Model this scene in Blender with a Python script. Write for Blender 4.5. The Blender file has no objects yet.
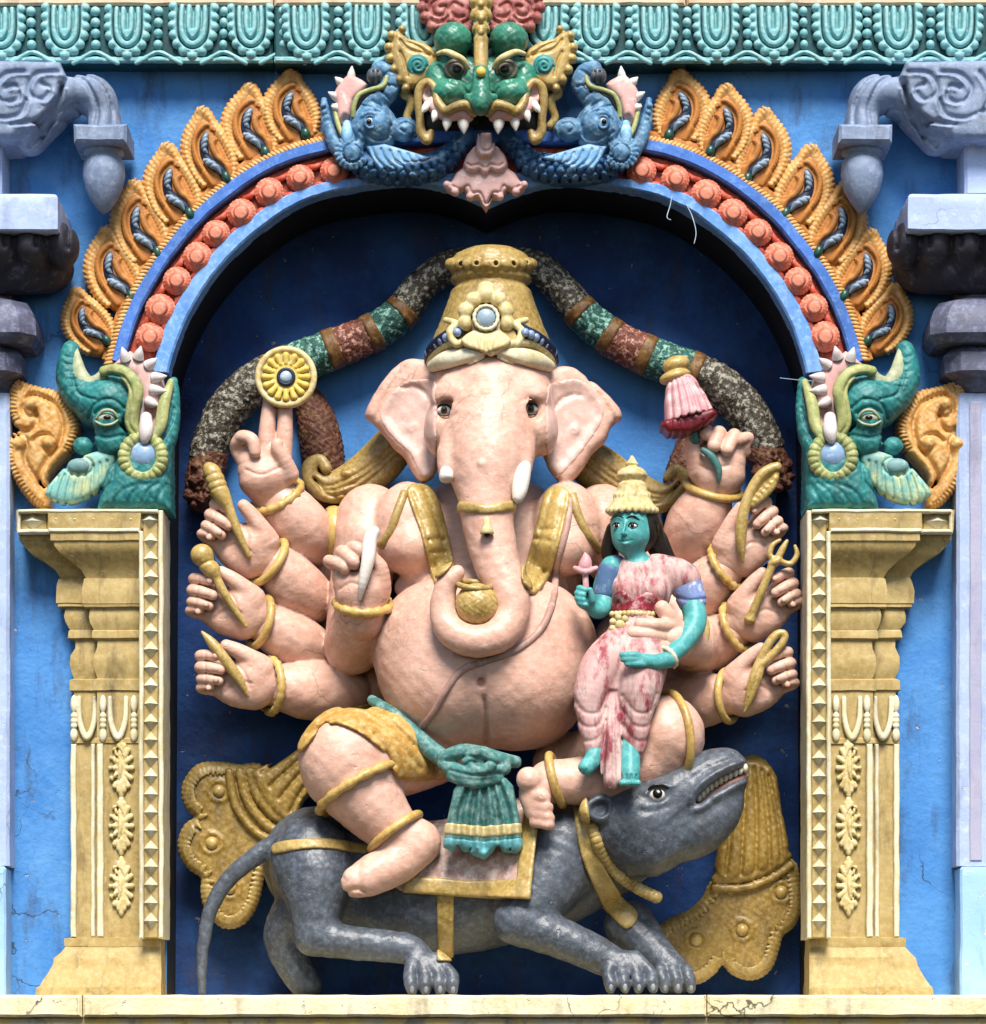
import bpy, math, random
import numpy as np
from mathutils import Vector
random.seed(7); rng = np.random.default_rng(7)
S = bpy.context.scene
COL = S.collection
U = 1/400.0            # metres per picture unit on the wall's face
DIST = 3000.0          # camera distance from the wall's face, same unit
ZC = -530.0            # camera height against the picture's middle
Z0 = 2.6               # height of the picture's middle above the street
R = math.radians

# ---------------------------------------------------------------- coordinates
# x to the right, d out of the wall towards the street, z up (picture units); where a point seen at
# (px, py) lies when it stands d in front of the wall
DOFF = [0.0]           # depth at which a whole relief is set into the wall
def P(px, py, d=0.0):
    d = d+DOFF[0]
    k = (DIST-d)/DIST
    return np.array([(px-493.0)*k, d, ZC+((512.0-py)-ZC)*k])
def W(p): return Vector((p[0]*U, -p[1]*U, p[2]*U+Z0))
def pts(lst): return [np.append(P(*q[:3]), q[3:]) for q in lst]
def mirror(lst, ax=487.5): return [(2*ax-q[0],)+tuple(q[1:]) for q in lst]

def catmull(a, n=6, closed=False):
    a = np.asarray(a, float); m = len(a)
    if m < 3 and not closed: return np.array([a[0]+(a[-1]-a[0])*t for t in np.linspace(0, 1, n+1)])
    out = []
    for i in range(m if closed else m-1):
        if closed: p0, p1, p2, p3 = a[i-1], a[i], a[(i+1) % m], a[(i+2) % m]
        else: p0, p1, p2, p3 = a[max(i-1, 0)], a[i], a[i+1], a[min(i+2, m-1)]
        for t in np.arange(n)/n:
            out.append(.5*((2*p1)+(-p0+p2)*t+(2*p0-5*p1+4*p2-p3)*t*t+(-p0+3*p1-3*p2+p3)*t**3))
    if not closed: out.append(a[-1])
    return np.array(out)

# ---------------------------------------------------------------- signed distance sculpting
def smin(a, b, k):
    if k <= 0: return np.minimum(a, b)
    h = np.maximum(k-np.abs(a-b), 0)/k
    return np.minimum(a, b)-h*h*k*.25
def smax(a, b, k): return -smin(-a, -b, k)
def poly2(X, Z, pg):
    pg = np.asarray(pg, np.float32); n = len(pg)
    d = np.full(np.broadcast(X, Z).shape, 1e12, np.float32); s = np.ones_like(d)
    for i in range(n):
        a, b = pg[i], pg[i-1]
        ex, ez = b[0]-a[0], b[1]-a[1]
        wx, wz = X-a[0], Z-a[1]
        t = np.clip((wx*ex+wz*ez)/(ex*ex+ez*ez+1e-9), 0, 1)
        d = np.minimum(d, (wx-ex*t)**2+(wz-ez*t)**2)
        c1 = Z >= a[1]; c2 = Z < b[1]; c3 = ex*wz > ez*wx
        fl = (c1 & c2 & c3) | (~c1 & ~c2 & ~c3)
        s = np.where(fl, -s, s)
    return s*np.sqrt(d)
def line2(X, Z, ln):
    d = np.full(np.broadcast(X, Z).shape, 1e12, np.float32)
    for a, b in zip(ln[:-1], ln[1:]):
        ex, ez = b[0]-a[0], b[1]-a[1]
        wx, wz = X-a[0], Z-a[1]
        t = np.clip((wx*ex+wz*ez)/(ex*ex+ez*ez+1e-9), 0, 1)
        d = np.minimum(d, (wx-ex*t)**2+(wz-ez*t)**2)
    return np.sqrt(d)

class Clay:
    """a block of clay: px box, depth range, voxel size"""
    def __init__(s, x0, y0, x1, y1, d0, d1, h):
        c = [P(x, y, d) for x in (x0, x1) for y in (y0, y1) for d in (d0, d1)]
        s.lo = np.min(c, 0); s.hi = np.max(c, 0); s.h = h
        n = np.ceil((s.hi-s.lo)/h).astype(int)+1
        s.n = n; s.ax = [np.float32(s.lo[i]+h*np.arange(n[i])) for i in range(3)]
        s.A = np.full(n, 60.0, np.float32)
    def like(s, x0=None, y0=None, x1=None, y1=None, val=None):
        o = Clay.__new__(Clay); o.lo, o.hi, o.h, o.n, o.ax = s.lo, s.hi, s.h, s.n, s.ax
        o.A = s.A.copy() if val is None else np.full(s.n, val, np.float32); return o
    def crop(s, x0, y0, x1, y1):
        lo = P(x0, y1, 0); hi = P(x1, y0, 0)
        sl, _ = s.sub((lo[0]-10, -999, lo[2]-10), (hi[0]+10, 999, hi[2]+10))
        o = Clay.__new__(Clay); o.h = s.h; o.ax = [s.ax[i][sl[i]] for i in range(3)]
        o.A = s.A[sl].copy(); o.n = np.array(o.A.shape)
        o.lo = np.array([a[0] for a in o.ax]); o.hi = np.array([a[-1] for a in o.ax]); return o
    def sub(s, lo, hi):
        sl = []
        for i in range(3):
            a = int(np.clip(np.floor((lo[i]-s.lo[i])/s.h), 0, s.n[i])); b = int(np.clip(np.ceil((hi[i]-s.lo[i])/s.h)+1, 0, s.n[i]))
            sl.append(slice(a, max(a, b)))
        sl = tuple(sl)
        return sl, (s.ax[0][sl[0]][:, None, None], s.ax[1][sl[1]][None, :, None], s.ax[2][sl[2]][None, None, :])
    def put(s, sl, f, k, op):
        if f.size == 0: return
        c = s.A[sl]
        s.A[sl] = smin(c, f, k) if op == '+' else smax(c, -f, k) if op == '-' else smax(c, f, k)
    def ell(s, c, r, a=0, k=6, op='+', tilt=0):
        """ellipsoid; a turns it in the picture plane, tilt swings its x axis towards the street"""
        c = P(*c) if len(c) == 3 else np.array(c[:3]); r = np.array(r, float)
        m = max(r)+k+2*s.h
        sl, (X, Y, Z) = s.sub(c-m, c+m)
        x, y, z = X-c[0], Y-c[1], Z-c[2]
        if a: ca, sa = math.cos(R(a)), math.sin(R(a)); x, z = x*ca+z*sa, -x*sa+z*ca
        if tilt: ct, st = math.cos(R(tilt)), math.sin(R(tilt)); x, y = x*ct+y*st, -x*st+y*ct
        k0 = np.sqrt((x/r[0])**2+(y/r[1])**2+(z/r[2])**2)
        k1 = np.sqrt((x/r[0]**2)**2+(y/r[1]**2)**2+(z/r[2]**2)**2)+1e-6
        s.put(sl, (k0*(k0-1)/k1).astype(np.float32), k, op); return s
    def tube(s, q, k=6, n=5, op='+', fd=1.0, raw=False, closed=False):
        """round tapered rope through (px, py, d, r)"""
        q = np.array(pts(q) if not raw else q); c = catmull(q, n, closed) if n > 1 else q
        if closed: c = np.vstack([c, c[:1]])
        rm = c[:, 3].max(); m = rm*max(1, fd)+k+2*s.h
        sl, (X, Y, Z) = s.sub(c[:, :3].min(0)-m, c[:, :3].max(0)+m)
        off = [t.start for t in sl]
        T = np.full([t.stop-t.start for t in sl], 60.0, np.float32)
        if T.size == 0: return s
        for p, w in zip(c[:-1], c[1:]):
            m = max(p[3], w[3])*max(1, fd)+k+2*s.h
            s2, (x, y, z) = s.sub(np.minimum(p[:3], w[:3])-m, np.maximum(p[:3], w[:3])+m)
            e = w[:3]-p[:3]; ee = e[0]**2+(e[1]/fd)**2+e[2]**2+1e-9
            x, y, z = x-p[0], (y-p[1])/fd, z-p[2]
            t = np.clip((x*e[0]+y*e[1]/fd+z*e[2])/ee, 0, 1)
            f = np.sqrt((x-e[0]*t)**2+(y-e[1]/fd*t)**2+(z-e[2]*t)**2)-(p[3]+(w[3]-p[3])*t)
            if fd < 1: f = f*fd**.5
            s2 = tuple(slice(u.start-o, u.stop-o) for u, o in zip(s2, off))
            v = T[s2]; T[s2] = np.minimum(v, f)
        s.put(sl, T, k, op); return s
    def slab(s, outline, d0, d1, rnd=3, puff=0, pw=15, k=4, op='+', dn=None, smooth=0, slope=(0, 0)):
        """outline in px given depth and rounded edges; puff swells its middle"""
        dn = d1 if dn is None else dn
        o = np.array([P(x, y, dn)[[0, 2]] for x, y in outline])
        if smooth: o = catmull(o, smooth, True)
        lo = np.array([o[:, 0].min(), d0+DOFF[0], o[:, 1].min()]); hi = np.array([o[:, 0].max(), d1+puff+DOFF[0], o[:, 1].max()])
        m = k+3*s.h+rnd
        sl, (X, Y, Z) = s.sub(lo-m-abs(slope[0])*200-abs(slope[1])*200, hi+m+np.array([0, abs(slope[0])*200+abs(slope[1])*200, 0]))
        if 0 in [t.stop-t.start for t in sl]: return s
        q = poly2(X[:, 0, :], Z[:, 0, :], o)[:, None, :]
        t = (d1-d0)/2; dm = (d1+d0)/2+DOFF[0]; c0 = o.mean(0)
        Y2 = Y-dm-slope[0]*(X-c0[0])-slope[1]*(Z-c0[1])
        if puff: Y2 = np.where(Y2 > 0, Y2-puff*(1-(1-np.clip(-q/pw, 0, 1))**2)**.5, Y2)
        a, b = q+rnd, np.abs(Y2)-t+rnd
        f = np.minimum(np.maximum(a, b), 0)+np.sqrt(np.maximum(a, 0)**2+np.maximum(b, 0)**2)-rnd
        s.put(sl, f.astype(np.float32), k, op); return s
    def groove(s, ln, w=2.5, amp=2.5, d=0, n=5, dr=(-999, 999), closed=False):
        """a tooled line (amp > 0) or a raised one (amp < 0) following a px polyline over the face of the clay"""
        o = np.array([P(x, y, d)[[0, 2]] for x, y in ln]); o = catmull(o, n, closed) if n > 1 else o
        if closed: o = np.vstack([o, o[:1]])
        m = 3*w
        sl, (X, Y, Z) = s.sub((o[:, 0].min()-m, dr[0], o[:, 1].min()-m), (o[:, 0].max()+m, dr[1], o[:, 1].max()+m))
        if 0 in [t.stop-t.start for t in sl]: return s
        q = line2(X[:, 0, :], Z[:, 0, :], o)
        s.A[sl] += (amp*np.exp(-(q/w)**2)).astype(np.float32)[:, None, :]; return s
    def dish(s, outline, amp, w=6, d=0, smooth=5, dr=(-999, 999)):
        """sink (amp > 0) or raise the area inside a px outline, with a slope w wide"""
        o = np.array([P(x, y, d)[[0, 2]] for x, y in outline]); o = catmull(o, smooth, True) if smooth else o
        sl, (X, Y, Z) = s.sub((o[:, 0].min(), dr[0], o[:, 1].min()), (o[:, 0].max(), dr[1], o[:, 1].max()))
        if 0 in [t.stop-t.start for t in sl]: return s
        q = poly2(X[:, 0, :], Z[:, 0, :], o); t = np.clip(-q/w, 0, 1); t = t*t*(3-2*t)
        s.A[sl] += (amp*t).astype(np.float32)[:, None, :]; return s
    def lumpy(s, amp=.6, wl=22):
        """hand-worked unevenness"""
        X, Y, Z = (s.ax[0][:, None, None], s.ax[1][None, :, None], s.ax[2][None, None, :])
        k = 2*math.pi/wl
        f = np.sin(X*k+1.3*np.sin(Z*k*.7))*np.sin(Z*k*1.1+1.7*np.sin(Y*k*.6))
        f = f+.6*np.sin(X*k*2.1+Y*k*1.3)*np.sin(Z*k*1.9-Y*k)
        s.A += (amp*f).astype(np.float32); return s
    def shell(s, outline, t, smooth=0, d=40, rnd=2.5, dr=(-999, 999), inner=6):
        """cloth or a band lying on this clay inside a px outline, t thick"""
        o = np.array([P(x, y, d)[[0, 2]] for x, y in outline]); o = catmull(o, smooth, True) if smooth else o
        pad = t+4*s.h
        sl, (X, Y, Z) = s.sub((o[:, 0].min()-pad, dr[0], o[:, 1].min()-pad), (o[:, 0].max()+pad, dr[1], o[:, 1].max()+pad))
        c = Clay.__new__(Clay); c.h = s.h; c.ax = [s.ax[i][sl[i]] for i in range(3)]
        c.A = s.A[sl].copy(); c.n = np.array(c.A.shape); c.lo = np.array([a[0] for a in c.ax]); c.hi = np.array([a[-1] for a in c.ax])
        q = poly2(X[:, 0, :], Z[:, 0, :], o)[:, None, :]
        c.A = smax(c.A-t, np.broadcast_to(q, c.A.shape), rnd)
        c.A = np.maximum(c.A, -(s.A[sl]+inner)).astype(np.float32)
        return c
    def front(s, px, py, dflt=0.0):
        """depth of the clay's face where it is seen at (px, py)"""
        for y in s.ax[1][::-1]:
            p = P(px, py, float(y)); i = [int(round((p[j]-s.lo[j])/s.h)) for j in range(3)]
            if any(i[j] < 0 or i[j] >= s.n[j] for j in range(3)): continue
            if s.A[tuple(i)] < 0: return float(y)+s.h*.5
        return dflt
    def mesh(s, smooth=1):
        A = s.A.copy()
        for ax in range(3):
            for e in (0, -1):
                ix = [slice(None)]*3; ix[ax] = e; A[tuple(ix)] = np.maximum(A[tuple(ix)], .3)
        I = A < 0
        cnt = np.zeros(np.array(A.shape)-1, np.int8)
        cr = [(i, j, k) for i in (0, 1) for j in (0, 1) for k in (0, 1)]
        for i, j, k in cr: cnt += I[i:I.shape[0]-1+i, j:I.shape[1]-1+j, k:I.shape[2]-1+k]
        cells = np.argwhere((cnt > 0) & (cnt < 8))
        if len(cells) == 0: return np.zeros((0, 3)), np.zeros((0, 4), int)
        idx = np.full(cnt.shape, -1, np.int32); idx[tuple(cells.T)] = np.arange(len(cells))
        val = {c: A[cells[:, 0]+c[0], cells[:, 1]+c[1], cells[:, 2]+c[2]] for c in cr}
        acc = np.zeros((len(cells), 3)); num = np.zeros(len(cells))
        for a in cr:
            for ax in range(3):
                if a[ax] == 1: continue
                b = list(a); b[ax] = 1; b = tuple(b)
                va, vb = val[a], val[b]; m = (va < 0) != (vb < 0)
                t = np.where(m, va/(np.where(m, va-vb, 1)), 0)
                p = np.repeat(np.array(a, float)[None], len(cells), 0); p[:, ax] += t
                acc[m] += p[m]; num[m] += 1
        V = s.lo+s.h*(cells+acc/num[:, None])
        Fs = []
        for ax in range(3):
            u, v = (ax+1) % 3, (ax+2) % 3
            lo = [slice(None)]*3; hi = [slice(None)]*3
            lo[ax] = slice(0, -1); hi[ax] = slice(1, None)
            for w in (u, v): lo[w] = slice(1, -1); hi[w] = slice(1, -1)
            a, b = I[tuple(lo)], I[tuple(hi)]
            e = np.argwhere(a != b)
            if len(e) == 0: continue
            inside = a[tuple(e.T)]
            e2 = e.copy(); e2[:, u] += 1; e2[:, v] += 1
            def cell(du, dv):
                c = e2.copy(); c[:, u] += du; c[:, v] += dv; return idx[tuple(c.T)]
            q = np.stack([cell(-1, -1), cell(0, -1), cell(0, 0), cell(-1, 0)], 1)
            q[~inside] = q[~inside][:, ::-1]; Fs.append(q)
        Q = np.vstack(Fs); Q = Q[(Q >= 0).all(1)]
        for _ in range(smooth):
            sm = np.zeros_like(V); ct = np.zeros(len(V))
            for a, b in ((0, 1), (1, 2), (2, 3), (3, 0)):
                np.add.at(sm, Q[:, a], V[Q[:, b]]); np.add.at(sm, Q[:, b], V[Q[:, a]])
                np.add.at(ct, Q[:, a], 1); np.add.at(ct, Q[:, b], 1)
            V = .45*V+.55*sm/np.maximum(ct, 1)[:, None]
        return V, Q

# ---------------------------------------------------------------- objects
def tag(o, label=None, cat=None, group=None, kind=None):
    if label: o['label'] = label
    if cat: o['category'] = cat
    if group: o['group'] = group
    if kind: o['kind'] = kind
    return o
def thing(name, label, cat, at, group=None):
    o = bpy.data.objects.new(name, None); COL.objects.link(o); o.location = W(at)
    o.empty_display_size = .05
    return tag(o, label, cat, group)
def wloc(o):
    v = Vector((0, 0, 0))
    while o: v += o.location; o = o.parent
    return v
def obj(name, V, F, mat, parent=None, at=None, smooth=True):
    """one mesh object from picture-unit vertices; at = its origin (picture units) when it has no parent"""
    V = np.asarray(V, float)
    base = wloc(parent) if parent is not None else Vector((0, 0, 0))
    org = base if parent is not None else (W(at) if at is not None else Vector((0, 0, 0)))
    X = np.empty_like(V); X[:, 0] = V[:, 0]*U-org[0]; X[:, 1] = -V[:, 1]*U-org[1]; X[:, 2] = V[:, 2]*U+Z0-org[2]
    me = bpy.data.meshes.new(name)
    if isinstance(F, np.ndarray): F = F[:, ::-1].tolist()
    else: F = [tuple(f)[::-1] for f in F]
    me.from_pydata(X.tolist(), [], F); me.update()
    fa = np.array([f[:3] for f in F]); a, b, c = X[fa[:, 0]], X[fa[:, 1]], X[fa[:, 2]]
    q = X.mean(0)
    if np.einsum('ij,ij->i', a-q, np.cross(b-q, c-q)).sum() < -1e-12: me.flip_normals()
    if smooth: me.polygons.foreach_set('use_smooth', [True]*len(me.polygons))
    me.materials.append(mat)
    o = bpy.data.objects.new(name, me); COL.objects.link(o)
    if parent is not None: o.parent = parent
    else: o.location = org
    return o
def worn(o, amp=.7, seg=11, wl=26):
    """give a straight-edged solid the uneven arrises of hand-cast plaster"""
    import bmesh
    from mathutils import noise
    bm = bmesh.new(); bm.from_mesh(o.data)
    for _ in range(7):
        e = [x for x in bm.edges if x.calc_length() > seg*U]
        if not e or len(bm.verts) > 60000: break
        bmesh.ops.subdivide_edges(bm, edges=e, cuts=1, use_grid_fill=True)
    b = wloc(o)
    for v in bm.verts:
        p = (v.co+b)/U
        v.co += (noise.noise_vector(p/wl)*amp+noise.noise_vector(p/7+Vector((3, 1, 7)))*amp*.45)*U
    bm.to_mesh(o.data); bm.free(); o.data.polygons.foreach_set('use_smooth', [True]*len(o.data.polygons)); o.data.set_sharp_from_angle(angle=R(28)); o.data.update()
    return o
def sculpt(name, clay, mat, parent=None, at=None, smooth=1):
    V, F = clay.mesh(smooth); return obj(name, V, F, mat, parent, at)
def join(*ms):
    V, F, n = [], [], 0
    for v, f in ms:
        v = np.asarray(v, float); V.append(v); F += [tuple(int(i)+n for i in q) for q in f]; n += len(v)
    return np.vstack(V), F
def dup(o, parent=None):
    c = o.copy(); COL.objects.link(c)
    if parent is not None: c.parent = parent
    for ch in list(o.children): dup(ch, c)
    return c
# simple solids in picture units, faces wound so that obj() turns them outwards
def box(x0, x1, d0, d1, z0, z1, bev=0):
    if bev:
        b = bev; V = []
        for d, i in ((d0, 0), (d1-b, 0), (d1, b)):
            V += [(x0+i, d, z0+i), (x1-i, d, z0+i), (x1-i, d, z1-i), (x0+i, d, z1-i)]
        F = [(0, 1, 2, 3), (11, 10, 9, 8)]
        for r in (0, 4):
            for i in range(4): j = (i+1) % 4; F.append((r+i, r+4+i, r+4+j, r+j))
        return np.array(V, float), F
    V = [(x, d, z) for x in (x0, x1) for d in (d0, d1) for z in (z0, z1)]
    F = [(0, 2, 3, 1), (4, 5, 7, 6), (0, 1, 5, 4), (2, 6, 7, 3), (0, 4, 6, 2), (1, 3, 7, 5)]
    return np.array(V, float), F
def loft(rings, cap=True, closed=False):
    n = len(rings[0]); V = np.vstack(rings); F = []; m = len(rings)
    for i in range(m if closed else m-1):
        k = (i+1) % m
        for j in range(n):
            l = (j+1) % n; F.append((i*n+j, i*n+l, k*n+l, k*n+j))
    if cap and not closed: F.append(tuple(range(n))[::-1]); F.append(tuple(range((m-1)*n, m*n)))
    return V, F
def sweep(q, prof=None, seg=10, closed=False, fd=1.0, up=(0, 1, 0)):
    """tube through (x, d, z, r) points; prof = [(u, v)] cross-section in multiples of r (u sideways, v along up)"""
    q = np.asarray(q, float); m = len(q); rings = []
    if prof is None: prof = [(math.cos(t), math.sin(t)*fd) for t in np.linspace(0, 2*math.pi, seg, endpoint=False)]
    for i in range(m):
        a = q[i-1] if (i or closed) else q[0]; b = q[(i+1) % m] if (i < m-1 or closed) else q[-1]
        t = (b-a)[:3]; t = t/(np.linalg.norm(t)+1e-9)
        w = np.array(up, float); w = w-t*np.dot(w, t)
        if np.linalg.norm(w) < .05: w = np.array((1, 0, 0.))-t*t[0]
        w /= np.linalg.norm(w); s = np.cross(w, t)
        rings.append(np.array([q[i, :3]+q[i, 3]*(u*s+v*w) for u, v in prof]))
    return loft(rings, True, closed)
def rope(lst, n=5, seg=10, fd=1.0): return sweep(catmull(pts(lst), n), seg=seg, fd=fd)
def lathe(prof, c, seg=28, arc=(0, 360), sx=1.0, sd=1.0):
    """prof [(r, z)] turned about a vertical axis at c (x, d, z)"""
    rings = []
    for r, z in prof:
        rings.append([(c[0]+r*sx*math.cos(t), c[1]+r*sd*math.sin(t), c[2]+z) for t in np.linspace(0, 2*math.pi, seg, endpoint=False)])
    V, F = loft([np.array(r) for r in rings]); return V, [f[::-1] for f in F]
def ring(c, axis, rad, r, seg=36, s2=10, squash=1.0, bead=0, up=(0, 0, 1), arc=None, fl=1.0):
    """bangle: torus about c (x, d, z) with the given axis"""
    ax = np.array(axis, float); ax /= np.linalg.norm(ax)
    e1 = np.array(up, float); e1 -= ax*e1.dot(ax); e1 /= np.linalg.norm(e1); e2 = np.cross(ax, e1)
    rings = []
    for i in range(seg):
        t = 2*math.pi*i/seg; o = e1*math.cos(t)+e2*squash*math.sin(t); rr = r*(1+(.22*math.cos(bead*t) if bead else 0))
        on = o/np.linalg.norm(o)
        rings.append(np.array([np.array(c)+rad*o+rr*(on*math.cos(u)+ax*fl*math.sin(u)) for u in np.linspace(0, 2*math.pi, s2, endpoint=False)]))
    V, F = loft(rings, False, True); return V, [f[::-1] for f in F]
def ball(c, r, seg=14, rings=9):
    r = np.array(r, float)*np.ones(3); V = []; F = []
    for i in range(rings+1):
        a = math.pi*i/rings
        for j in range(seg):
            b = 2*math.pi*j/seg; V.append((c[0]+r[0]*math.sin(a)*math.cos(b), c[1]+r[1]*math.sin(a)*math.sin(b), c[2]+r[2]*math.cos(a)))
    for i in range(rings):
        for j in range(seg):
            l = (j+1) % seg; F.append((i*seg+j, i*seg+l, (i+1)*seg+l, (i+1)*seg+j))
    return np.array(V), F

# ---------------------------------------------------------------- paint
def lin(h):
    h = h.lstrip('#'); v = [int(h[i:i+2], 16)/255 for i in (0, 2, 4)]
    return tuple(c/12.92 if c <= .04045 else ((c+.055)/1.055)**2.4 for c in v)+(1,)
def paint(name, c1, c2=None, c3=None, rough=.55, scale=6, bump=.35, spec=.35, wear=.62, wscale=30, stretch=(1, 1, 1), fine=140, wsoft=.06, dist=.002, grime=.35, chips=.0, crack=.0):
    """old oil paint on plaster: c1 to c2 in soft patches, c3 where it has worn or been dabbed"""
    m = bpy.data.materials.new(name); m.use_nodes = True
    N, L = m.node_tree.nodes, m.node_tree.links; b = N['Principled BSDF']
    b.inputs['Roughness'].default_value = rough; b.inputs['Specular IOR Level'].default_value = spec
    tc = N.new('ShaderNodeTexCoord'); mp = N.new('ShaderNodeMapping'); mp.inputs['Scale'].default_value = stretch
    L.new(tc.outputs['Object'], mp.inputs['Vector'])
    def noise(sc, det=4, ro=.6):
        n = N.new('ShaderNodeTexNoise'); n.inputs['Scale'].default_value = sc; n.inputs['Detail'].default_value = det
        n.inputs['Roughness'].default_value = ro; L.new(mp.outputs['Vector'], n.inputs['Vector']); return n.outputs['Fac']
    def ramp(f, a, bb, ca=(0, 0, 0, 1), cb=(1, 1, 1, 1)):
        r = N.new('ShaderNodeValToRGB'); r.color_ramp.elements[0].position = a; r.color_ramp.elements[1].position = bb
        r.color_ramp.elements[0].color = ca; r.color_ramp.elements[1].color = cb; L.new(f, r.inputs['Fac']); return r.outputs['Color']
    a = lin(c1); bb = lin(c2) if c2 else tuple(x*.8 for x in a[:3])+(1,)
    col = ramp(noise(scale), .38, .64, a, bb)
    if c3:
        f = ramp(noise(wscale, 6, .7), wear-wsoft, wear+wsoft)
        mx = N.new('ShaderNodeMix'); mx.data_type = 'RGBA'; L.new(f, mx.inputs['Factor']); L.new(col, mx.inputs['A']); mx.inputs['B'].default_value = lin(c3); col = mx.outputs['Result']
    def over(f, c, fac):
        nonlocal col
        mu = N.new('ShaderNodeMath'); mu.operation = 'MULTIPLY'; L.new(f, mu.inputs[0]); mu.inputs[1].default_value = fac
        mx = N.new('ShaderNodeMix'); mx.data_type = 'RGBA'; L.new(mu.outputs[0], mx.inputs['Factor']); L.new(col, mx.inputs['A']); mx.inputs['B'].default_value = c; col = mx.outputs['Result']
    hh = None
    if grime:
        m2 = N.new('ShaderNodeMapping'); m2.inputs['Scale'].default_value = (17, 17, 4.5); m2.inputs['Location'].default_value = (3.1, 1.7, .4); L.new(tc.outputs['Object'], m2.inputs['Vector'])
        n = N.new('ShaderNodeTexNoise'); n.inputs['Scale'].default_value = 1.0; n.inputs['Detail'].default_value = 7; n.inputs['Roughness'].default_value = .68; L.new(m2.outputs['Vector'], n.inputs['Vector'])
        over(ramp(n.outputs['Fac'], .52, .72), (.045, .032, .022, 1), grime)
    if chips:
        n = noise(38, 4, .62); over(ramp(n, .685, .70), (.62, .56, .47, 1), chips); hh = ramp(n, .66, .71, (1, 1, 1, 1), (0, 0, 0, 1))
    if crack:
        v = N.new('ShaderNodeTexVoronoi'); v.feature = 'DISTANCE_TO_EDGE'; v.inputs['Scale'].default_value = 4.2
        nd = N.new('ShaderNodeTexNoise'); nd.inputs['Scale'].default_value = 5; nd.inputs['Detail'].default_value = 5; L.new(tc.outputs['Object'], nd.inputs['Vector'])
        va = N.new('ShaderNodeVectorMath'); va.operation = 'MULTIPLY_ADD'; L.new(nd.outputs['Color'], va.inputs[0]); va.inputs[1].default_value = (.35, .35, .35); L.new(tc.outputs['Object'], va.inputs[2]); L.new(va.outputs[0], v.inputs['Vector'])
        a1 = ramp(v.outputs['Distance'], .003, .011, (1, 1, 1, 1), (0, 0, 0, 1)); mu = N.new('ShaderNodeMath'); mu.operation = 'MULTIPLY'; L.new(a1, mu.inputs[0]); L.new(ramp(noise(2.2, 2), .52, .6), mu.inputs[1])
        over(mu.outputs[0], (.03, .025, .02, 1), crack)
    L.new(col, b.inputs['Base Color'])
    ad = N.new('ShaderNodeMath'); ad.operation = 'MULTIPLY_ADD'; L.new(noise(fine, 3), ad.inputs[0]); ad.inputs[1].default_value = .45; L.new(noise(fine*.2, 3), ad.inputs[2])
    if hh is not None:
        ah = N.new('ShaderNodeMath'); ah.operation = 'MULTIPLY_ADD'; L.new(hh, ah.inputs[0]); ah.inputs[1].default_value = .5; L.new(ad.outputs[0], ah.inputs[2]); ad = ah
    bp = N.new('ShaderNodeBump'); bp.inputs['Strength'].default_value = bump; bp.inputs['Distance'].default_value = dist*2
    L.new(ad.outputs[0], bp.inputs['Height']); L.new(bp.outputs['Normal'], b.inputs['Normal'])
    return m
M = {}
M['wall'] = paint('blue_wall_paint', '#3c7cc2', '#5190d2', '#6ca6de', rough=.78, scale=3, wscale=5, wear=.66, wsoft=.2, bump=.7, fine=60, dist=.004, grime=.65, chips=.8, crack=.8)
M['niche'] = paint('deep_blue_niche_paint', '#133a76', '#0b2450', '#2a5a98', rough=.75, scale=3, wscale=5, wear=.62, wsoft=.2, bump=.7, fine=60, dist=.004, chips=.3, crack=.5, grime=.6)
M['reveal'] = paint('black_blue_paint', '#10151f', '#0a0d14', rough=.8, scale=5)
M['paleblue'] = paint('pale_blue_paint', '#8db4e6', '#6f9fdc', '#b8d3f2', rough=.6, scale=7, wscale=25, wear=.66)
M['bandblue'] = paint('band_blue_paint', '#78aaea', '#5b92da', '#a4caf4', rough=.6, scale=7, wscale=60, wear=.62, wsoft=.14)
M['bandblue2'] = paint('band_strong_blue_paint', '#4a7ccf', '#3d6cb8', '#7aa6e4', rough=.6, scale=7, wscale=60, wear=.64, wsoft=.14)
M['lilac'] = paint('grey_blue_lilac_paint', '#8797b2', '#7484a0', '#acb8cc', rough=.6, scale=6, wscale=60, wear=.64, wsoft=.18, fine=80, grime=.55, bump=.55, chips=.3)
M['palelilac'] = paint('pale_lilac_paint', '#b2c4e6', '#a6b8de', '#d0daee', rough=.62, scale=5, wscale=40, wear=.64, wsoft=.14, grime=.35, chips=.5, crack=.6)
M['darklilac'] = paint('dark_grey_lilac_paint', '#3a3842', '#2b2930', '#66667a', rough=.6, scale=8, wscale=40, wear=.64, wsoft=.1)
M['ochre'] = paint('ochre_gold_paint', '#a98b4a', '#92722e', '#cfb97e', rough=.42, scale=8, wscale=110, wear=.62, wsoft=.22, fine=70, bump=.5, spec=.6, grime=.55)
M['gold'] = paint('gold_paint', '#bb9850', '#a58338', '#dac78a', rough=.38, scale=8, wscale=110, wear=.62, wsoft=.22, spec=.7, fine=70, bump=.45, grime=.5)
M['palegold'] = paint('pale_gold_paint', '#d6c188', '#c0a55e', '#f0e4ba', rough=.5, scale=14, wscale=80, wear=.58, wsoft=.16, fine=70)
M['cream'] = paint('cream_paint', '#e6dbba', '#d6c798', '#f2ecd6', rough=.58, scale=9, wscale=50, wear=.6, wsoft=.14, grime=.4)
M['stone'] = paint('pilaster_ochre_paint', '#b89e64', '#a68a4e', '#cdb882', rough=.58, scale=7, wscale=60, wear=.6, wsoft=.18, fine=80, grime=.65, chips=.5, crack=.4)
M['orange'] = paint('orange_paint', '#c07c38', '#ac682c', '#dfa868', rough=.5, scale=14, wscale=60, wear=.62, wsoft=.14, grime=.6)
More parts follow.
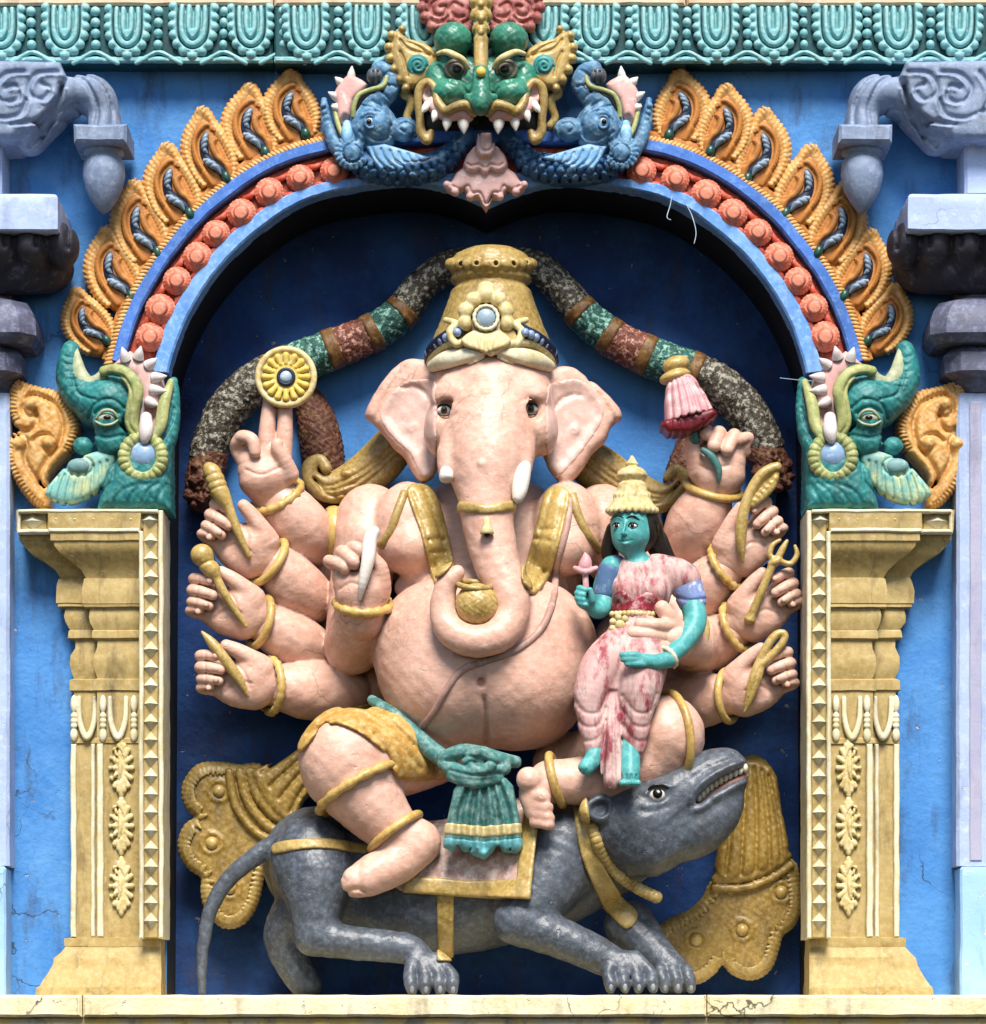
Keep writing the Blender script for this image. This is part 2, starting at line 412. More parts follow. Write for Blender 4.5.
M['paleorange'] = paint('pale_orange_paint', '#dca65e', '#cc904a', '#f0cd96', rough=.5, scale=12, wscale=60, wear=.6, wsoft=.14, grime=.4)
M['red'] = paint('vermilion_paint', '#c94f38', '#ae3c2a', '#e28a70', rough=.52, scale=12, wscale=60, wear=.6, wsoft=.14, grime=.4)
M['rose'] = paint('rosette_paint', '#d46f50', '#c25238', '#efac92', rough=.52, scale=14, wscale=60, wear=.56, wsoft=.14, grime=.35)
M['teal'] = paint('teal_paint', '#3f8f8c', '#2f7a7a', '#7fbcb6', rough=.45, scale=9, wscale=30, wear=.62, wsoft=.08)
M['tealdark'] = paint('dark_teal_paint', '#1a5258', '#164448', '#2a7072', rough=.6, scale=9)
M['tealpale'] = paint('pale_turquoise_paint', '#86c0c2', '#6aacb2', '#b4dcda', rough=.48, scale=9, wscale=60, wear=.58, wsoft=.14, spec=.5, grime=.4)
M['green'] = paint('green_paint', '#37866e', '#286c58', '#6cb094', rough=.36, scale=12, wscale=50, wear=.62, wsoft=.14, spec=.5, grime=.45, fine=60)
M['dkgreen'] = paint('bottle_green_paint', '#1d5a48', '#17493c', '#3a8066', rough=.35, scale=9, wscale=34, spec=.6)
M['yellowgreen'] = paint('yellow_green_paint', '#a3a866', '#869258', '#cdca8e', rough=.5, scale=16, wscale=60, wear=.58, wsoft=.16, grime=.5)
M['seablue'] = paint('sea_blue_paint', '#5c8cb0', '#457096', '#9cbccf', rough=.5, scale=14, wscale=50, wear=.6, wsoft=.14, grime=.55, fine=60, bump=.5)
M['seadark'] = paint('dark_scale_blue_paint', '#37648f', '#2a4f76', '#7ea9c8', rough=.42, scale=12, wscale=44, wear=.6, wsoft=.08)
M['pink'] = paint('pale_pink_paint', '#e6bcb4', '#d8a49c', '#f4dcd4', rough=.5, scale=10, wscale=34, wear=.6)
M['pinkdeep'] = paint('dusky_pink_paint', '#c68a86', '#b0706e', '#e0b4ae', rough=.5, scale=10, wscale=34, wear=.6)
M['skin'] = paint('peach_skin_paint', '#e2b29c', '#d8a48c', '#ecccbc', rough=.46, scale=4, wscale=60, wear=.64, wsoft=.2, bump=.5, fine=75, spec=.5, stretch=(1, 1, 1.3), grime=.2, chips=.3, crack=.35, dist=.0025)
M['white'] = paint('white_paint', '#efe9e0', '#e2d8cc', rough=.4, scale=12)
M['black'] = paint('black_paint', '#14110f', '#1c1917', rough=.3, scale=12)
M['brown'] = paint('dark_brown_paint', '#3c2418', '#2c1a12', rough=.6, scale=12)
M['maroon'] = paint('maroon_paint', '#7c1e2a', '#641822', rough=.4, scale=12)
M['slate'] = paint('slate_grey_paint', '#50565f', '#41464e', '#7b848f', rough=.42, scale=5, wscale=70, wear=.66, wsoft=.2, bump=.8, fine=55, grime=.55, chips=.25, dist=.003, spec=.55)
M['turq'] = paint('turquoise_skin_paint', '#52a9a6', '#46999a', '#86cac4', rough=.42, scale=10, wscale=50, wear=.62, wsoft=.14, bump=.35, fine=70, grime=.25)
M['sari'] = paint('worn_pink_sari_paint', '#d8b8b0', '#cb9c96', '#963c48', rough=.6, scale=14, wscale=22, wear=.55, wsoft=.08, grime=.6, chips=.4, stretch=(1.3, 1, .55), bump=.6, fine=70)
M['sariblue'] = paint('worn_violet_blue_paint', '#8a9cc8', '#7086bc', '#d8d4dc', rough=.55, scale=16, wscale=30, wear=.58, wsoft=.05)
M['hair'] = paint('black_hair_paint', '#1a1712', '#241f18', rough=.5, scale=20)
M['rollgrey'] = paint('speckled_grey_paint', '#4c4438', '#2e2820', '#a9a595', rough=.6, scale=40, wscale=75, wear=.54, wsoft=.04, bump=.8, fine=110, dist=.006)
M['rollpink'] = paint('speckled_rust_paint', '#7a4434', '#5c3226', '#c99a88', rough=.6, scale=40, wscale=75, wear=.56, wsoft=.04, bump=.8, fine=110, dist=.006)
M['rollgreen'] = paint('speckled_green_paint', '#2a5a50', '#1d463e', '#8fc0b0', rough=.6, scale=40, wscale=75, wear=.55, wsoft=.04, bump=.8, fine=110, dist=.006)
M['plume'] = paint('rust_plume_paint', '#5a3226', '#47271e', '#7c5a3c', rough=.7, scale=30, wscale=60, wear=.56, bump=.7, fine=80)
M['silver'] = paint('silver_blue_paint', '#a9bcc9', '#8fa6b6', '#e0e8ee', rough=.3, scale=12, spec=.6)
M['ledge'] = paint('cream_ledge_paint', '#efe4c4', '#e6d3a0', '#d8c48c', rough=.72, scale=5, wscale=12, wear=.66, wsoft=.1, bump=.7, fine=60, dist=.004, grime=.5, chips=.6, crack=.9)
M['ledgelow'] = paint('patchy_ledge_paint', '#b9ae98', '#d8b85e', '#8f867a', rough=.75, scale=16, wscale=14, wear=.58, wsoft=.05, bump=.6, fine=60, dist=.004)
M['navy'] = paint('navy_paint', '#1d2a44', '#16203a', rough=.5, scale=10)
M['inlay'] = paint('grey_blue_inlay_paint', '#8296a8', '#6a8094', '#aebac4', rough=.4, scale=20)
M['peach'] = paint('peach_plaster', '#e6cdb0', '#dabb98', '#f0e0c8', rough=.7, scale=6, grime=.4)
M['midlilac'] = paint('mid_grey_lilac_paint', '#64667c', '#4c4d60', '#8f95b2', rough=.55, scale=8, wscale=40, wear=.62, wsoft=.14, grime=.5)
M['paleblue2'] = paint('pale_sky_paint', '#a4cbee', '#98c0e6', '#e9e4da', rough=.65, scale=5, wscale=14, wear=.66, wsoft=.03, grime=.4, crack=.8, chips=.8)
M['mauve'] = paint('mauve_stripe_paint', '#b3b0c6', '#a6a6c0', rough=.6, scale=8)
M['silverblue'] = paint('blue_bead_paint', '#8ea4c4', '#7088b0', '#d0dae8', rough=.3, scale=20, spec=.6)
M['thread'] = paint('pinkish_grey_thread_paint', '#c09c8e', '#ab8478', '#d8bcb0', rough=.5, scale=12)
M['orangegold'] = paint('golden_cloth_paint', '#c49a50', '#ad7c30', '#e4c98a', rough=.5, scale=8, wscale=50, wear=.6, wsoft=.16)
M['tealsash'] = paint('teal_sash_paint', '#46807c', '#386864', '#a2c0b6', rough=.48, scale=8, wscale=50, wear=.6, wsoft=.16, grime=.4)
M['seahem'] = paint('pale_teal_hem_paint', '#6fb6bc', '#58a2aa', '#a0d4d6', rough=.5, scale=10)
M['tooth'] = paint('ivory_tooth_paint', '#e9dcc4', '#d8c6a4', '#f3ecdc', rough=.4, scale=20)
M['lip'] = paint('pink_lip_paint', '#b98878', '#9c6c60', '#caa090', rough=.5, scale=12)
M['saddle'] = paint('dusty_pink_cloth_paint', '#cdaa9c', '#b8948a', '#e2cfc4', rough=.65, scale=14, wscale=40, wear=.54)
M['redcloth'] = paint('crimson_cloth_paint', '#a02c3e', '#86202e', '#d8a8a4', rough=.5, scale=16, wscale=40, wear=.55, wsoft=.05, grime=.5)
M['sleeveblue'] = paint('slate_blue_sleeve_paint', '#54739a', '#466488', '#86a0bc', rough=.5, scale=16)
M['lemon'] = paint('pale_lemon_paint', '#e6c766', '#d9b54c', '#f3e2a4', rough=.45, scale=14)
M['olive'] = paint('olive_paint', '#6a5a2a', '#54471f', rough=.5, scale=14)
M['lotuspink'] = paint('lotus_pink_paint', '#d8a0a2', '#c78a8e', '#ecc9c6', rough=.45, scale=10, wscale=30, wear=.58, wsoft=.1)
M['stalk'] = paint('grey_green_paint', '#4f807c', '#3e6b68', '#88aaa4', rough=.45, scale=14)
M['orangeband'] = paint('rust_orange_band_paint', '#6e4d28', '#57391c', '#a07a48', rough=.5, scale=30, wscale=60, wear=.58, wsoft=.1)
M['skyfin'] = paint('pale_sky_fin_paint', '#88b8dc', '#6fa4d0', '#b4d6ec', rough=.45, scale=10, wscale=34, wear=.58, wsoft=.1)
M['green2'] = paint('sea_green_paint', '#2c8080', '#206668', '#58a8a0', rough=.48, scale=12, wscale=50, wear=.6, wsoft=.14, grime=.45, fine=60)
M['cream2'] = paint('grey_cream_paint', '#d8cfb2', '#c4ba98', '#ebe5d0', rough=.5, scale=12)
M['white2'] = paint('dirty_white_paint', '#e4d8d4', '#d3c2c0', '#f2ecea', rough=.5, scale=12)
M['silverblue2'] = paint('pearl_blue_paint', '#93b0cf', '#7d9cc2', '#c6d8e8', rough=.3, scale=14, spec=.6)
M['paleteal'] = paint('pale_teal_fin_paint', '#86bdb4', '#6aa9a2', '#ccd6a4', rough=.5, scale=10, wscale=24, wear=.54, wsoft=.1)
M['greyteal'] = paint('grey_teal_paint', '#7fa6a4', '#6c9492', '#a6c4c0', rough=.5, scale=20)
M['eyegrey'] = paint('olive_grey_paint', '#8a8070', '#6f6658', '#b4a890', rough=.4, scale=20)
M['pinkred'] = paint('dusty_red_paint', '#a8605a', '#8c4844', '#cf948a', rough=.5, scale=12, wscale=36, wear=.56, wsoft=.1)
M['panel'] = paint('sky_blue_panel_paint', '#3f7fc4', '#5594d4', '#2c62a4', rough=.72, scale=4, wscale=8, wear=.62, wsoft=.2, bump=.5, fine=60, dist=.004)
M['innerear'] = paint('pale_ear_paint', '#e4bcac', '#d9ac9c', '#eed2c8', rough=.45, scale=9, wscale=60, wear=.62, wsoft=.18, grime=.2, spec=.5)
M['eyepale'] = paint('pale_blue_eye_paint', '#c4d2d6', '#a9bcc4', rough=.4, scale=20)
M['bangle'] = paint('bangle_yellow_paint', '#cda75a', '#b98f42', '#e6d08e', rough=.38, scale=10, wscale=110, wear=.64, wsoft=.22, spec=.6, fine=70, bump=.3, grime=.3)
M['lining'] = paint('pale_lining_paint', '#a9ae88', '#8d9a78', '#c8c8a6', rough=.5, scale=12, wscale=50, wear=.6, wsoft=.16, grime=.4)
M['rosecentre'] = paint('rosette_centre_paint', '#de8e72', '#cf785c', '#efb8a0', rough=.5, scale=20, wscale=60, wear=.6, wsoft=.16, grime=.35)
M['irisgrey'] = paint('grey_iris_paint', '#5a5148', '#463e36', rough=.3, scale=30)
M['eyegreen'] = paint('pale_green_eye_paint', '#b9bfa2', '#9aa58a', rough=.4, scale=30)
M['clawgrey'] = paint('pale_claw_paint', '#8d939b', '#747a82', rough=.4, scale=30)
M['fan'] = paint('antique_gold_paint', '#967632', '#7d601f', '#c0a560', rough=.42, scale=8, wscale=110, wear=.64, wsoft=.22, fine=70, bump=.5, spec=.6, grime=.6)
# ================================================================ the wall and its niche
BACK = -88.0
AX = 487.5
intr = [(170, 400), (172, 372), (184, 335), (203, 298), (230, 263), (263, 233), (300, 209), (340, 196), (400, 188), (445, 193), (487.5, 210)]
ringc = [(140, 372), (150, 337), (162, 309), (178, 282), (197, 257), (217, 234), (242, 213), (270, 194), (301, 180), (334, 172), (390, 166), (440, 164), (487.5, 164)]
I2 = catmull(np.array(intr, float), 6); I2 = np.vstack([I2, [(2*AX-x, y) for x, y in I2[::-1][1:]]])
C2 = catmull(np.array(ringc, float), 6); C2 = np.vstack([C2, [(2*AX-x, y) for x, y in C2[::-1][1:]]])
def flat(pl): return [(P(x, y, 0)[0], P(x, y, 0)[2]) for x, y in pl]
wall = thing('niche_wall', 'blue plastered temple wall with a deep arched niche behind the painted statue', 'wall', (0, 0, -483))
op = flat([(166, 1010)]+[tuple(p) for p in I2]+[(809, 1010)])
zt, zb, xl, xr = 560.0, -620.0, -760.0, 760.0
V, F = [], []
def quad(a, b, c, d): 
    n = len(V); V.extend([a, b, c, d]); F.append((n, n+1, n+2, n+3))
for (xa, za), (xb, zb_) in zip(op[1:-2], op[2:-1]):
    if abs(xb-xa) > 1e-6: quad((xa, 0, za), (xb, 0, zb_), (xb, 0, zt), (xa, 0, zt))
quad((xl, 0, zb), (op[0][0], 0, zb), (op[1][0], 0, op[1][1]), (xl, 0, op[1][1]))
quad((xl, 0, op[1][1]), (op[1][0], 0, op[1][1]), (op[1][0], 0, zt), (xl, 0, zt))
quad((op[-1][0], 0, zb), (xr, 0, zb), (xr, 0, op[-2][1]), (op[-2][0], 0, op[-2][1]))
quad((op[-2][0], 0, op[-2][1]), (xr, 0, op[-2][1]), (xr, 0, zt), (op[-2][0], 0, zt))
obj('wall_face', V, F, M['wall'], wall, smooth=False)
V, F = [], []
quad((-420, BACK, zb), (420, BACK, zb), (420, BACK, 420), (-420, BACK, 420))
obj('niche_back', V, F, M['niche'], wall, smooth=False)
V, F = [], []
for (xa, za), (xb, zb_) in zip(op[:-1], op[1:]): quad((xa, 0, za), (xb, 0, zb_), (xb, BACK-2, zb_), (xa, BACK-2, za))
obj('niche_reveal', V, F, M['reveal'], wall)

ledge = thing('ledge', 'long cream painted stone ledge with chipped edge under the statue and pilasters', 'ledge', (0, 0, -505))
zl = P(493, 995, 120)[2]
lb = []
for x0, x1 in ((-760, -395), (-394, 205), (206, 760)): lb.append(box(x0, x1, BACK-4, 121, zl-21, zl, 2.5))
V, F = join(*lb); worn(obj('ledge_top', V, F, M['ledge'], ledge, smooth=False))
V, F = box(-760, 760, BACK-4, 112, zl-70, zl-21.5, 1.5); worn(obj('lower_course', V, F, M['ledgelow'], ledge, smooth=False))

# ================================================================ arch
arch = thing('arch', 'painted niche arch with blue bands and vermilion ring of rosettes around the statue', 'arch', P(140, 372, 0))
def curve(pl, d): return np.array([P(x, y, d) for x, y in pl])
def offs(pl, o):
    pl = np.asarray(pl, float); t = np.gradient(pl, axis=0); t /= np.linalg.norm(t, axis=1)[:, None]
    return pl+np.stack([t[:, 1], -t[:, 0]], 1)*o
def band(pa, pb, d0, d1, b=2.0):
    """ring of stone between two px curves, d1 proud"""
    A, B = curve(pa, 0), curve(pb, 0); rings = []
    for a, c in zip(A, B):
        u = (c-a); u = u/(np.linalg.norm(u)+1e-9)
        rings.append(np.array([(a[0], d0, a[2]), (c[0], d0, c[2]), (c[0], d1-b, c[2]), (c[0]-u[0]*b, d1, c[2]-u[2]*b), (a[0]+u[0]*b, d1, a[2]+u[2]*b), (a[0], d1-b, a[2])]))
    return loft(rings)
def resample(pl, n):
    pl = np.asarray(pl, float); s = np.r_[0, np.cumsum(np.linalg.norm(np.diff(pl, axis=0), axis=1))]
    t = np.linspace(0, s[-1], n); return np.stack([np.interp(t, s, pl[:, 0]), np.interp(t, s, pl[:, 1])], 1)
N = 120
Cr = resample(C2, 2*N+1)
Ir = resample(I2[5:-5], 2*N+1)
half = slice(0, N+1)
V, F = band(offs(Cr, -14.5), Ir, -2, 22); worn(obj('inner_band', V, F, M['bandblue'], arch, smooth=False))
V, F = band(offs(Cr, 13.5), offs(Cr, -14), -2, 13); worn(obj('rosette_bed', V, F, M['red'], arch, smooth=False))
V, F = band(offs(Cr, 27), offs(Cr, 14), -2, 24); worn(obj('outer_band', V, F, M['bandblue2'], arch, smooth=False))
V, F = band(offs(Cr, 37.5), offs(Cr, 27.5), -2, 18, 3); worn(obj('rope_bed', V, F, M['orange'], arch, smooth=False))
ro = resample(offs(Cr, 32.3), 240); ms = []
for i in range(len(ro)-1):
    if 0.37 < i/239 < .63: continue
    a = P(*ro[i], 19); t = P(*ro[i+1], 19)-a; t /= np.linalg.norm(t); n = np.array([-t[2], 0, t[0]])
    s = (t*.8+n) if i < 120 else (t*-.8+n)*-1
    s = (n-t*.55) if i < 120 else (n+t*.55)
    ms.append(sweep(np.array([np.append(a-s*4.6, .8), np.append(a-s*2.5+[0, 2.5, 0], 2.0), np.append(a+[0, 3, 0], 2.3), np.append(a+s*2.5+[0, 2.5, 0], 2.0), np.append(a+s*4.6, .8)]), seg=6))
na = sum(1 for i in range(len(ro)-1) if not 0.37 < i/239 < .63 and i < 120)
V, F = join(*ms[:na]); obj('rope_moulding', V, F, M['paleorange'], arch); V, F = join(*ms[na:]); obj('rope_moulding', V, F, M['paleorange'], arch)
# rosettes on the vermilion ring
c = Clay(493-22, 512-22, 493+22, 512+22, -6, 22, .8)
c.ell((493, 512, 3), (13, 9, 13), k=2)
for i in range(22):
    a = 2*math.pi*i/22; c.tube([(493+7*math.cos(a), 512+7*math.sin(a), 10, 1.4), (493+12.8*math.cos(a), 512+12.8*math.sin(a), 4, 2.2)], k=1.2, n=1)
c.slab([(493+8*math.cos(a), 512+8*math.sin(a)) for a in np.linspace(0, 6.283, 25)[:-1]], 4, 13, 2.4, k=1)
c.groove([(493+8*math.cos(t), 512+8*math.sin(t)) for t in np.linspace(0, 6.28, 20)], 1.1, 1.2, n=1)
pv, pf = c.mesh()
rp = [(150, 337), (162, 309), (178, 282), (197, 257), (217, 234), (242, 213), (270, 194), (301, 180), (334, 172)]
def local(name, pv, pf, mat, parent, org=(0, 0, 0)):
    """mesh modelled about the middle of the picture, hung at its parent's origin"""
    b = wloc(parent); o = obj(name, np.asarray(pv)+0, pf, mat, None); o.parent = parent; return o
def pose(o, parent, pos, ang=0, sc=(1, 1, 1)):
    o.location = W(pos)-wloc(parent); o.rotation_euler = (0, R(ang), 0); o.scale = sc
rp_all = rp+mirror(rp)
first = None
for i, (x, y) in enumerate(rp_all):
    if first is None:
        first = obj('rosette', pv-np.array([0, 0, 0]), pf, M['rose'], None); first.data.transform(__import__('mathutils').Matrix.Translation((0, 0, -Z0))); o = first; o.parent = arch
        c = Clay(483, 502, 503, 522, 4, 24, .6); c.slab([(493+6.6*math.cos(a), 512+6.6*math.sin(a)) for a in np.linspace(0, 6.283, 25)[:-1]], 8, 13.6, 2, .6, 5, k=1); bo = obj('boss', *c.mesh(), M['rosecentre'], None); bo.data.transform(__import__('mathutils').Matrix.Translation((0, 0, -Z0))); bo.parent = first
    else: o = dup(first, arch)
    k_ = rng.uniform(.94, 1.07); pose(o, arch, P(x+rng.uniform(-1, 1), y+rng.uniform(-1, 1), 15), rng.uniform(-16, 16), (k_, 1, k_*rng.uniform(.96, 1.04)))
# saddles between rosettes
ms = []
for lst in (rp, mirror(rp)):
    for a, b in zip(lst[:-1], lst[1:]):
        m = ((a[0]+b[0])/2, (a[1]+b[1])/2); t = np.array([b[0]-a[0], b[1]-a[1]], float); t /= np.linalg.norm(t); n = np.array([-t[1], t[0]])
        for s in (-1, 1):
            ms.append(sweep(catmull(np.array([np.append(P(*(m+n*12*s-t*9), 14), 2), np.append(P(*(m+n*9*s), 17), 3.5), np.append(P(*(m+n*12*s+t*9), 14), 2)]), 4), seg=8))
for V, F in ms: obj('collar', V, F, M['red'], arch)

# ---------------------------------------------------------------- flame leaves along the arch
q = lambda x, y: (493+x, 512-y)
leafo = [(-10, 0), (-20, 14), (-24, 30), (-23, 46), (-15, 60), (-3, 70), (6, 77), (13, 72), (15, 62), (20, 50), (23, 36), (23, 20), (17, 5), (10, 0), (0, -3)]
c = Clay(493-36, 512-90, 493+36, 512+14, -6, 26, .8)
c.slab([q(*p) for p in leafo], -4, 8, 3, 5, 14, smooth=4)
rim_ = Clay(493-36, 512-90, 493+36, 512+14, -6, 26, .8)
lo = catmull(np.array(leafo, float), 8, True); lo = resample(np.vstack([lo, lo[:1]]), 43)[:-1]
ctr = np.array([0, 34.])
for p in lo:
    if p[1] < 6: continue
    v = p-ctr; v[1] *= .75; v /= np.linalg.norm(v); v = v*.8+np.array([0, .45]); 
    rim_.tube([(*q(*(p-v*9)), 9, 1.6), (*q(*(p-v*3)), 12, 2.5), (*q(*(p+v*2.6)), 6, 2.0)], k=1.5, n=2)
rim_.ell((*q(7, 76), 9), (6, 7, 5.5), k=2); rim_.groove([q(3, 76), q(7, 79), q(11, 76), q(8, 73)], 1, 1.6)
c.tube([(*q(-6, 6), 12, 3), (*q(-10, 18), 13.5, 3.2), (*q(-14, 32), 14, 3.4), (*q(-12, 48), 14, 3.4), (*q(-4, 58), 14, 3.2), (*q(8, 62), 13, 3), (*q(12, 54), 13, 2.6)], k=2)
c.tube([(*q(14, 6), 12, 3), (*q(13, 20), 13.5, 3.2), (*q(7, 30), 14, 3.2), (*q(6, 42), 14, 3), (*q(12, 46), 13, 2.6)], k=2)
for p in lo:
    if p[1] > 10: v = p-ctr; v /= np.linalg.norm(v); c.groove([q(*(p-v*9.5)), q(*(p-v*8))], 1.6, 1.5, n=1)
fl_v, fl_f = c.mesh()
c = Clay(493-30, 512-80, 493+30, 512+14, -6, 26, .8)
c.tube([(*q(6, 4), 11, 3), (*q(7, 14), 11.5, 4.8), (*q(0, 24), 11.5, 5.4), (*q(-4, 34), 11.5, 5), (*q(-1, 46), 11.5, 4.8), (*q(4, 53), 11, 3)], k=1)
dk_v, dk_f = c.mesh()
c = Clay(493-30, 512-80, 493+30, 512+14, -6, 26, .8)
c.tube([(*q(4, 52), 16, 2.4), (*q(0, 47), 17, 3.6), (*q(-3, 40), 17, 2.8), (*q(-1, 35), 16, 1)], k=1)
c.tube([(*q(-6, 30), 16, 2.4), (*q(-2, 25), 17, 4), (*q(3, 19), 17, 3.2), (*q(5, 12), 16, 1)], k=1)
for y in (44, 40, 36): c.groove([q(-7, y), q(6, y+2)], .8, 1, n=1)
for y in (28, 24, 19): c.groove([q(-7, y), q(10, y+1)], .8, 1, n=1)
in_v, in_f = c.mesh()
dr_v, dr_f = ball((9, 15, 5), (4.5, 4.5, 6.5), 14, 9)
fl = [((300, 142), 3), ((256, 160), -15), ((217, 184), -25), ((180, 218), -34), ((147, 256), -42), ((122, 300), -50), ((103, 345), -57)]
fpos = [((298, 145), (293, 75), 1.0), ((258, 163), (250, 88), 1.0), ((221, 190), (207, 113), 1.0), ((184, 226), (167, 148), 1.02), ((152, 265), (133, 186), 1.0), ((126, 308), (104, 235), .96), ((104, 352), (78, 290), .86)]
MX = __import__('mathutils').Matrix
def proto(name, v, f, mat):
    o = obj(name, v, f, mat, None); o.data.transform(MX.Translation((0, 0, -Z0))); return o
LW = {0: 'topmost', 1: 'second', 2: 'third', 3: 'fourth', 4: 'fifth', 5: 'sixth', 6: 'lowest'}
base = None
for side in (0, 1):
    for i, (b, t, s) in enumerate(fpos):
        if side: b, t = mirror([b])[0], mirror([t])[0]
        lab = f"{LW[i]} orange flame leaf on the {'right' if side else 'left'} shoulder of the arch, counting down"
        if base is None:
            base = thing('flame_leaf', lab, 'carved leaf', P(*b, 6), 'orange flame leaves along the arch')
            for nm, v, f, mt in (('leaf', fl_v, fl_f, 'orange'), ('rim', *rim_.mesh(), 'paleorange'), ('inlay_bed', dk_v, dk_f, 'navy'), ('inlay', in_v, in_f, 'inlay'), ('drop', dr_v, dr_f, 'dkgreen')):
                o = proto(nm, v, f, M[mt]); o.parent = base
            o = base
        else: o = dup(base); o['label'] = lab
        o.location = W(P(*b, 6)); dx, dy = t[0]-b[0], b[1]-t[1]
        ang = math.degrees(math.atan2(dx, dy)); L_ = math.hypot(dx, dy)/76
        o.rotation_euler = (0, R(ang+(-5 if not side else 5)+rng.uniform(-3.5, 3.5)), 0); o.scale = ((-1 if side else 1)*s*rng.uniform(.98, 1.1), rng.uniform(.9, 1.1), L_*rng.uniform(.97, 1.04))

# ================================================================ cornice
def petal_clay():
    c = Clay(493-32, 512-34, 493+32, 512+34, -8, 22, .7)
    c.slab([q(-18, 27), q(18, 27), q(18, 0), q(12, -15), q(0, -21), q(-12, -15), q(-18, 0)], -6, 7, 2, 2, 10, smooth=0)
    for p in resample(np.array([(-18, 24), (-18.5, 0), (-12, -16), (0, -23), (12, -16), (18.5, 0), (18, 24)], float), 13):
        c.ell((*q(*p), 3), (5, 6, 5), k=1)
    c.groove([q(-13.5, 30), q(-13.5, 0), q(-9, -12), q(0, -17), q(9, -12), q(13.5, 0), q(13.5, 30)], 1.1, 6)
    c.groove([q(-7, 30), q(-7, 2), q(0, -9), q(7, 2), q(7, 30)], 1.1, 6)
    c.groove([q(0, 30), q(0, 3)], 1.6, 6)
    return c.mesh()
pt_v, pt_f = petal_clay()
ms = [ball((0, 5, z), (4.3, 5, 4.8), 12, 8) for z in (20, 9, -2, -13)]
bd_v, bd_f = join(*ms)
c = Clay(493-34, 512-14, 493+34, 512+14, -8, 14, .7)
c.tube([(*q(-22, -6), 3, 2.4), (*q(-10, 0), 4, 2.8), (*q(0, 4), 4, 3), (*q(10, 0), 4, 2.8), (*q(22, -6), 3, 2.4)], k=1)
c.ell((*q(0, -3), 3), (9, 4, 3.4), k=1); c.groove([q(-9, -2), q(0, 1.5), q(9, -2)], 1, 1.5)
wv_v, wv_f = c.mesh()
pb = None
def cornice(x0, x1, px, d, lab):
    global pb
    t = thing('cornice', lab, 'cornice', P((x0+x1)/2, 62, d), 'carved turquoise cornice blocks across the top')
    z0, z1 = P(493, 63, d)[2], P(493, 6, d)[2]; xa, xb = P(x0, 30, d)[0]+.6, P(x1, 30, d)[0]-.6
    V, F = box(xa, xb, -3, d, z0, z1, 2); worn(obj('bed', V, F, M['tealdark'], t, smooth=False))
    V, F = box(xa, xb, -3, d+1.5, z1+.5, z1+60, 2.5); worn(obj('top_slab', V, F, M['peach'], t, smooth=False))
    V, F = box(xa, xb, d+.5, d+5, z0-.6, z0+5, 1.5); worn(obj('lower_fillet', V, F, M['tealpale'], t, smooth=False))
    for x in px:
        if pb is None: pb = [proto('petal', pt_v, pt_f, M['tealpale']), proto('bead_row', bd_v, bd_f, M['tealpale']), proto('wave', wv_v, wv_f, M['tealpale'])]; k = pb
        else: k = [dup(o) for o in pb]
        for o in k: o.parent = t
        pose(k[0], t, P(x+rng.uniform(-1, 1), 33.5+rng.uniform(-.8, .8), d), rng.uniform(-2, 2), (rng.uniform(1.0, 1.12), 1, rng.uniform(.97, 1.03))); pose(k[1], t, P(x+31+rng.uniform(-1, 1), 33.5, d), rng.uniform(-2, 2), (rng.uniform(.95, 1.15), 1, 1)); pose(k[2], t, P(x+31, 57.5, d))
    return t
cornice(-80, 274, [-61, 2, 65, 128, 193, 252], 26, 'left block of the carved turquoise cornice, left of the green mask')
cornice(274, 686, [307, 367, 425, 485, 543, 597, 655], 34, 'middle block of the carved turquoise cornice behind the green mask')
cornice(686, 1066, [716, 773, 836, 898, 960, 1022], 26, 'right block of the carved turquoise cornice, right of the green mask')
V, F = box(-760, 760, -3, 50, P(493, 63, 50)[2]-7, P(493, 60, 50)[2]); 

# ================================================================ pilasters
prof = [(510, 58), (531, 58), (532, 55), (540, 55), (541.5, 51), (546, 50), (552, 44), (560, 31), (570, 18), (578, 13), (579, 15), (584, 17), (591, 18), (603, 18), (604, 16), (607, 16), (608, 8), (616, 10), (622, 9), (630, 4), (631, 6), (638, 6), (640, -1), (648, -1), (656, 3), (664, 4), (672, 2), (679, -1), (680, 4), (690, 4), (691, 0), (738, 0), (739, 3), (743, 3), (744, 0), (937, 0), (938, 10), (946, 10), (947, 9), (952, 13), (958, 20), (964, 21), (966, 22), (972, 25), (980, 30), (986, 34), (987, 37), (1000, 39)]
def prism(xe, x1, dfun, back, mid, inn):
    """moulded block: outer edge xe(e), inner edge x1, face depth dfun(e), running down the profile"""
    rings = []
    for y, e in prof:
        y += rng.uniform(-.5, .5); e += rng.uniform(-.6, .6)
        d = dfun(e); z = P(493, y, d)[2]; xa = P(xe(e), y, d)[0]; xb = P(x1, y, d)[0]
        xb = P(x1 if y < 937 or abs(x1-mid) < 1 else inn, y, d)[0]; rings.append(np.array([(xa, back, z), (xb, back, z), (xb, d, z), (xa, d, z)]))
    return loft(rings)
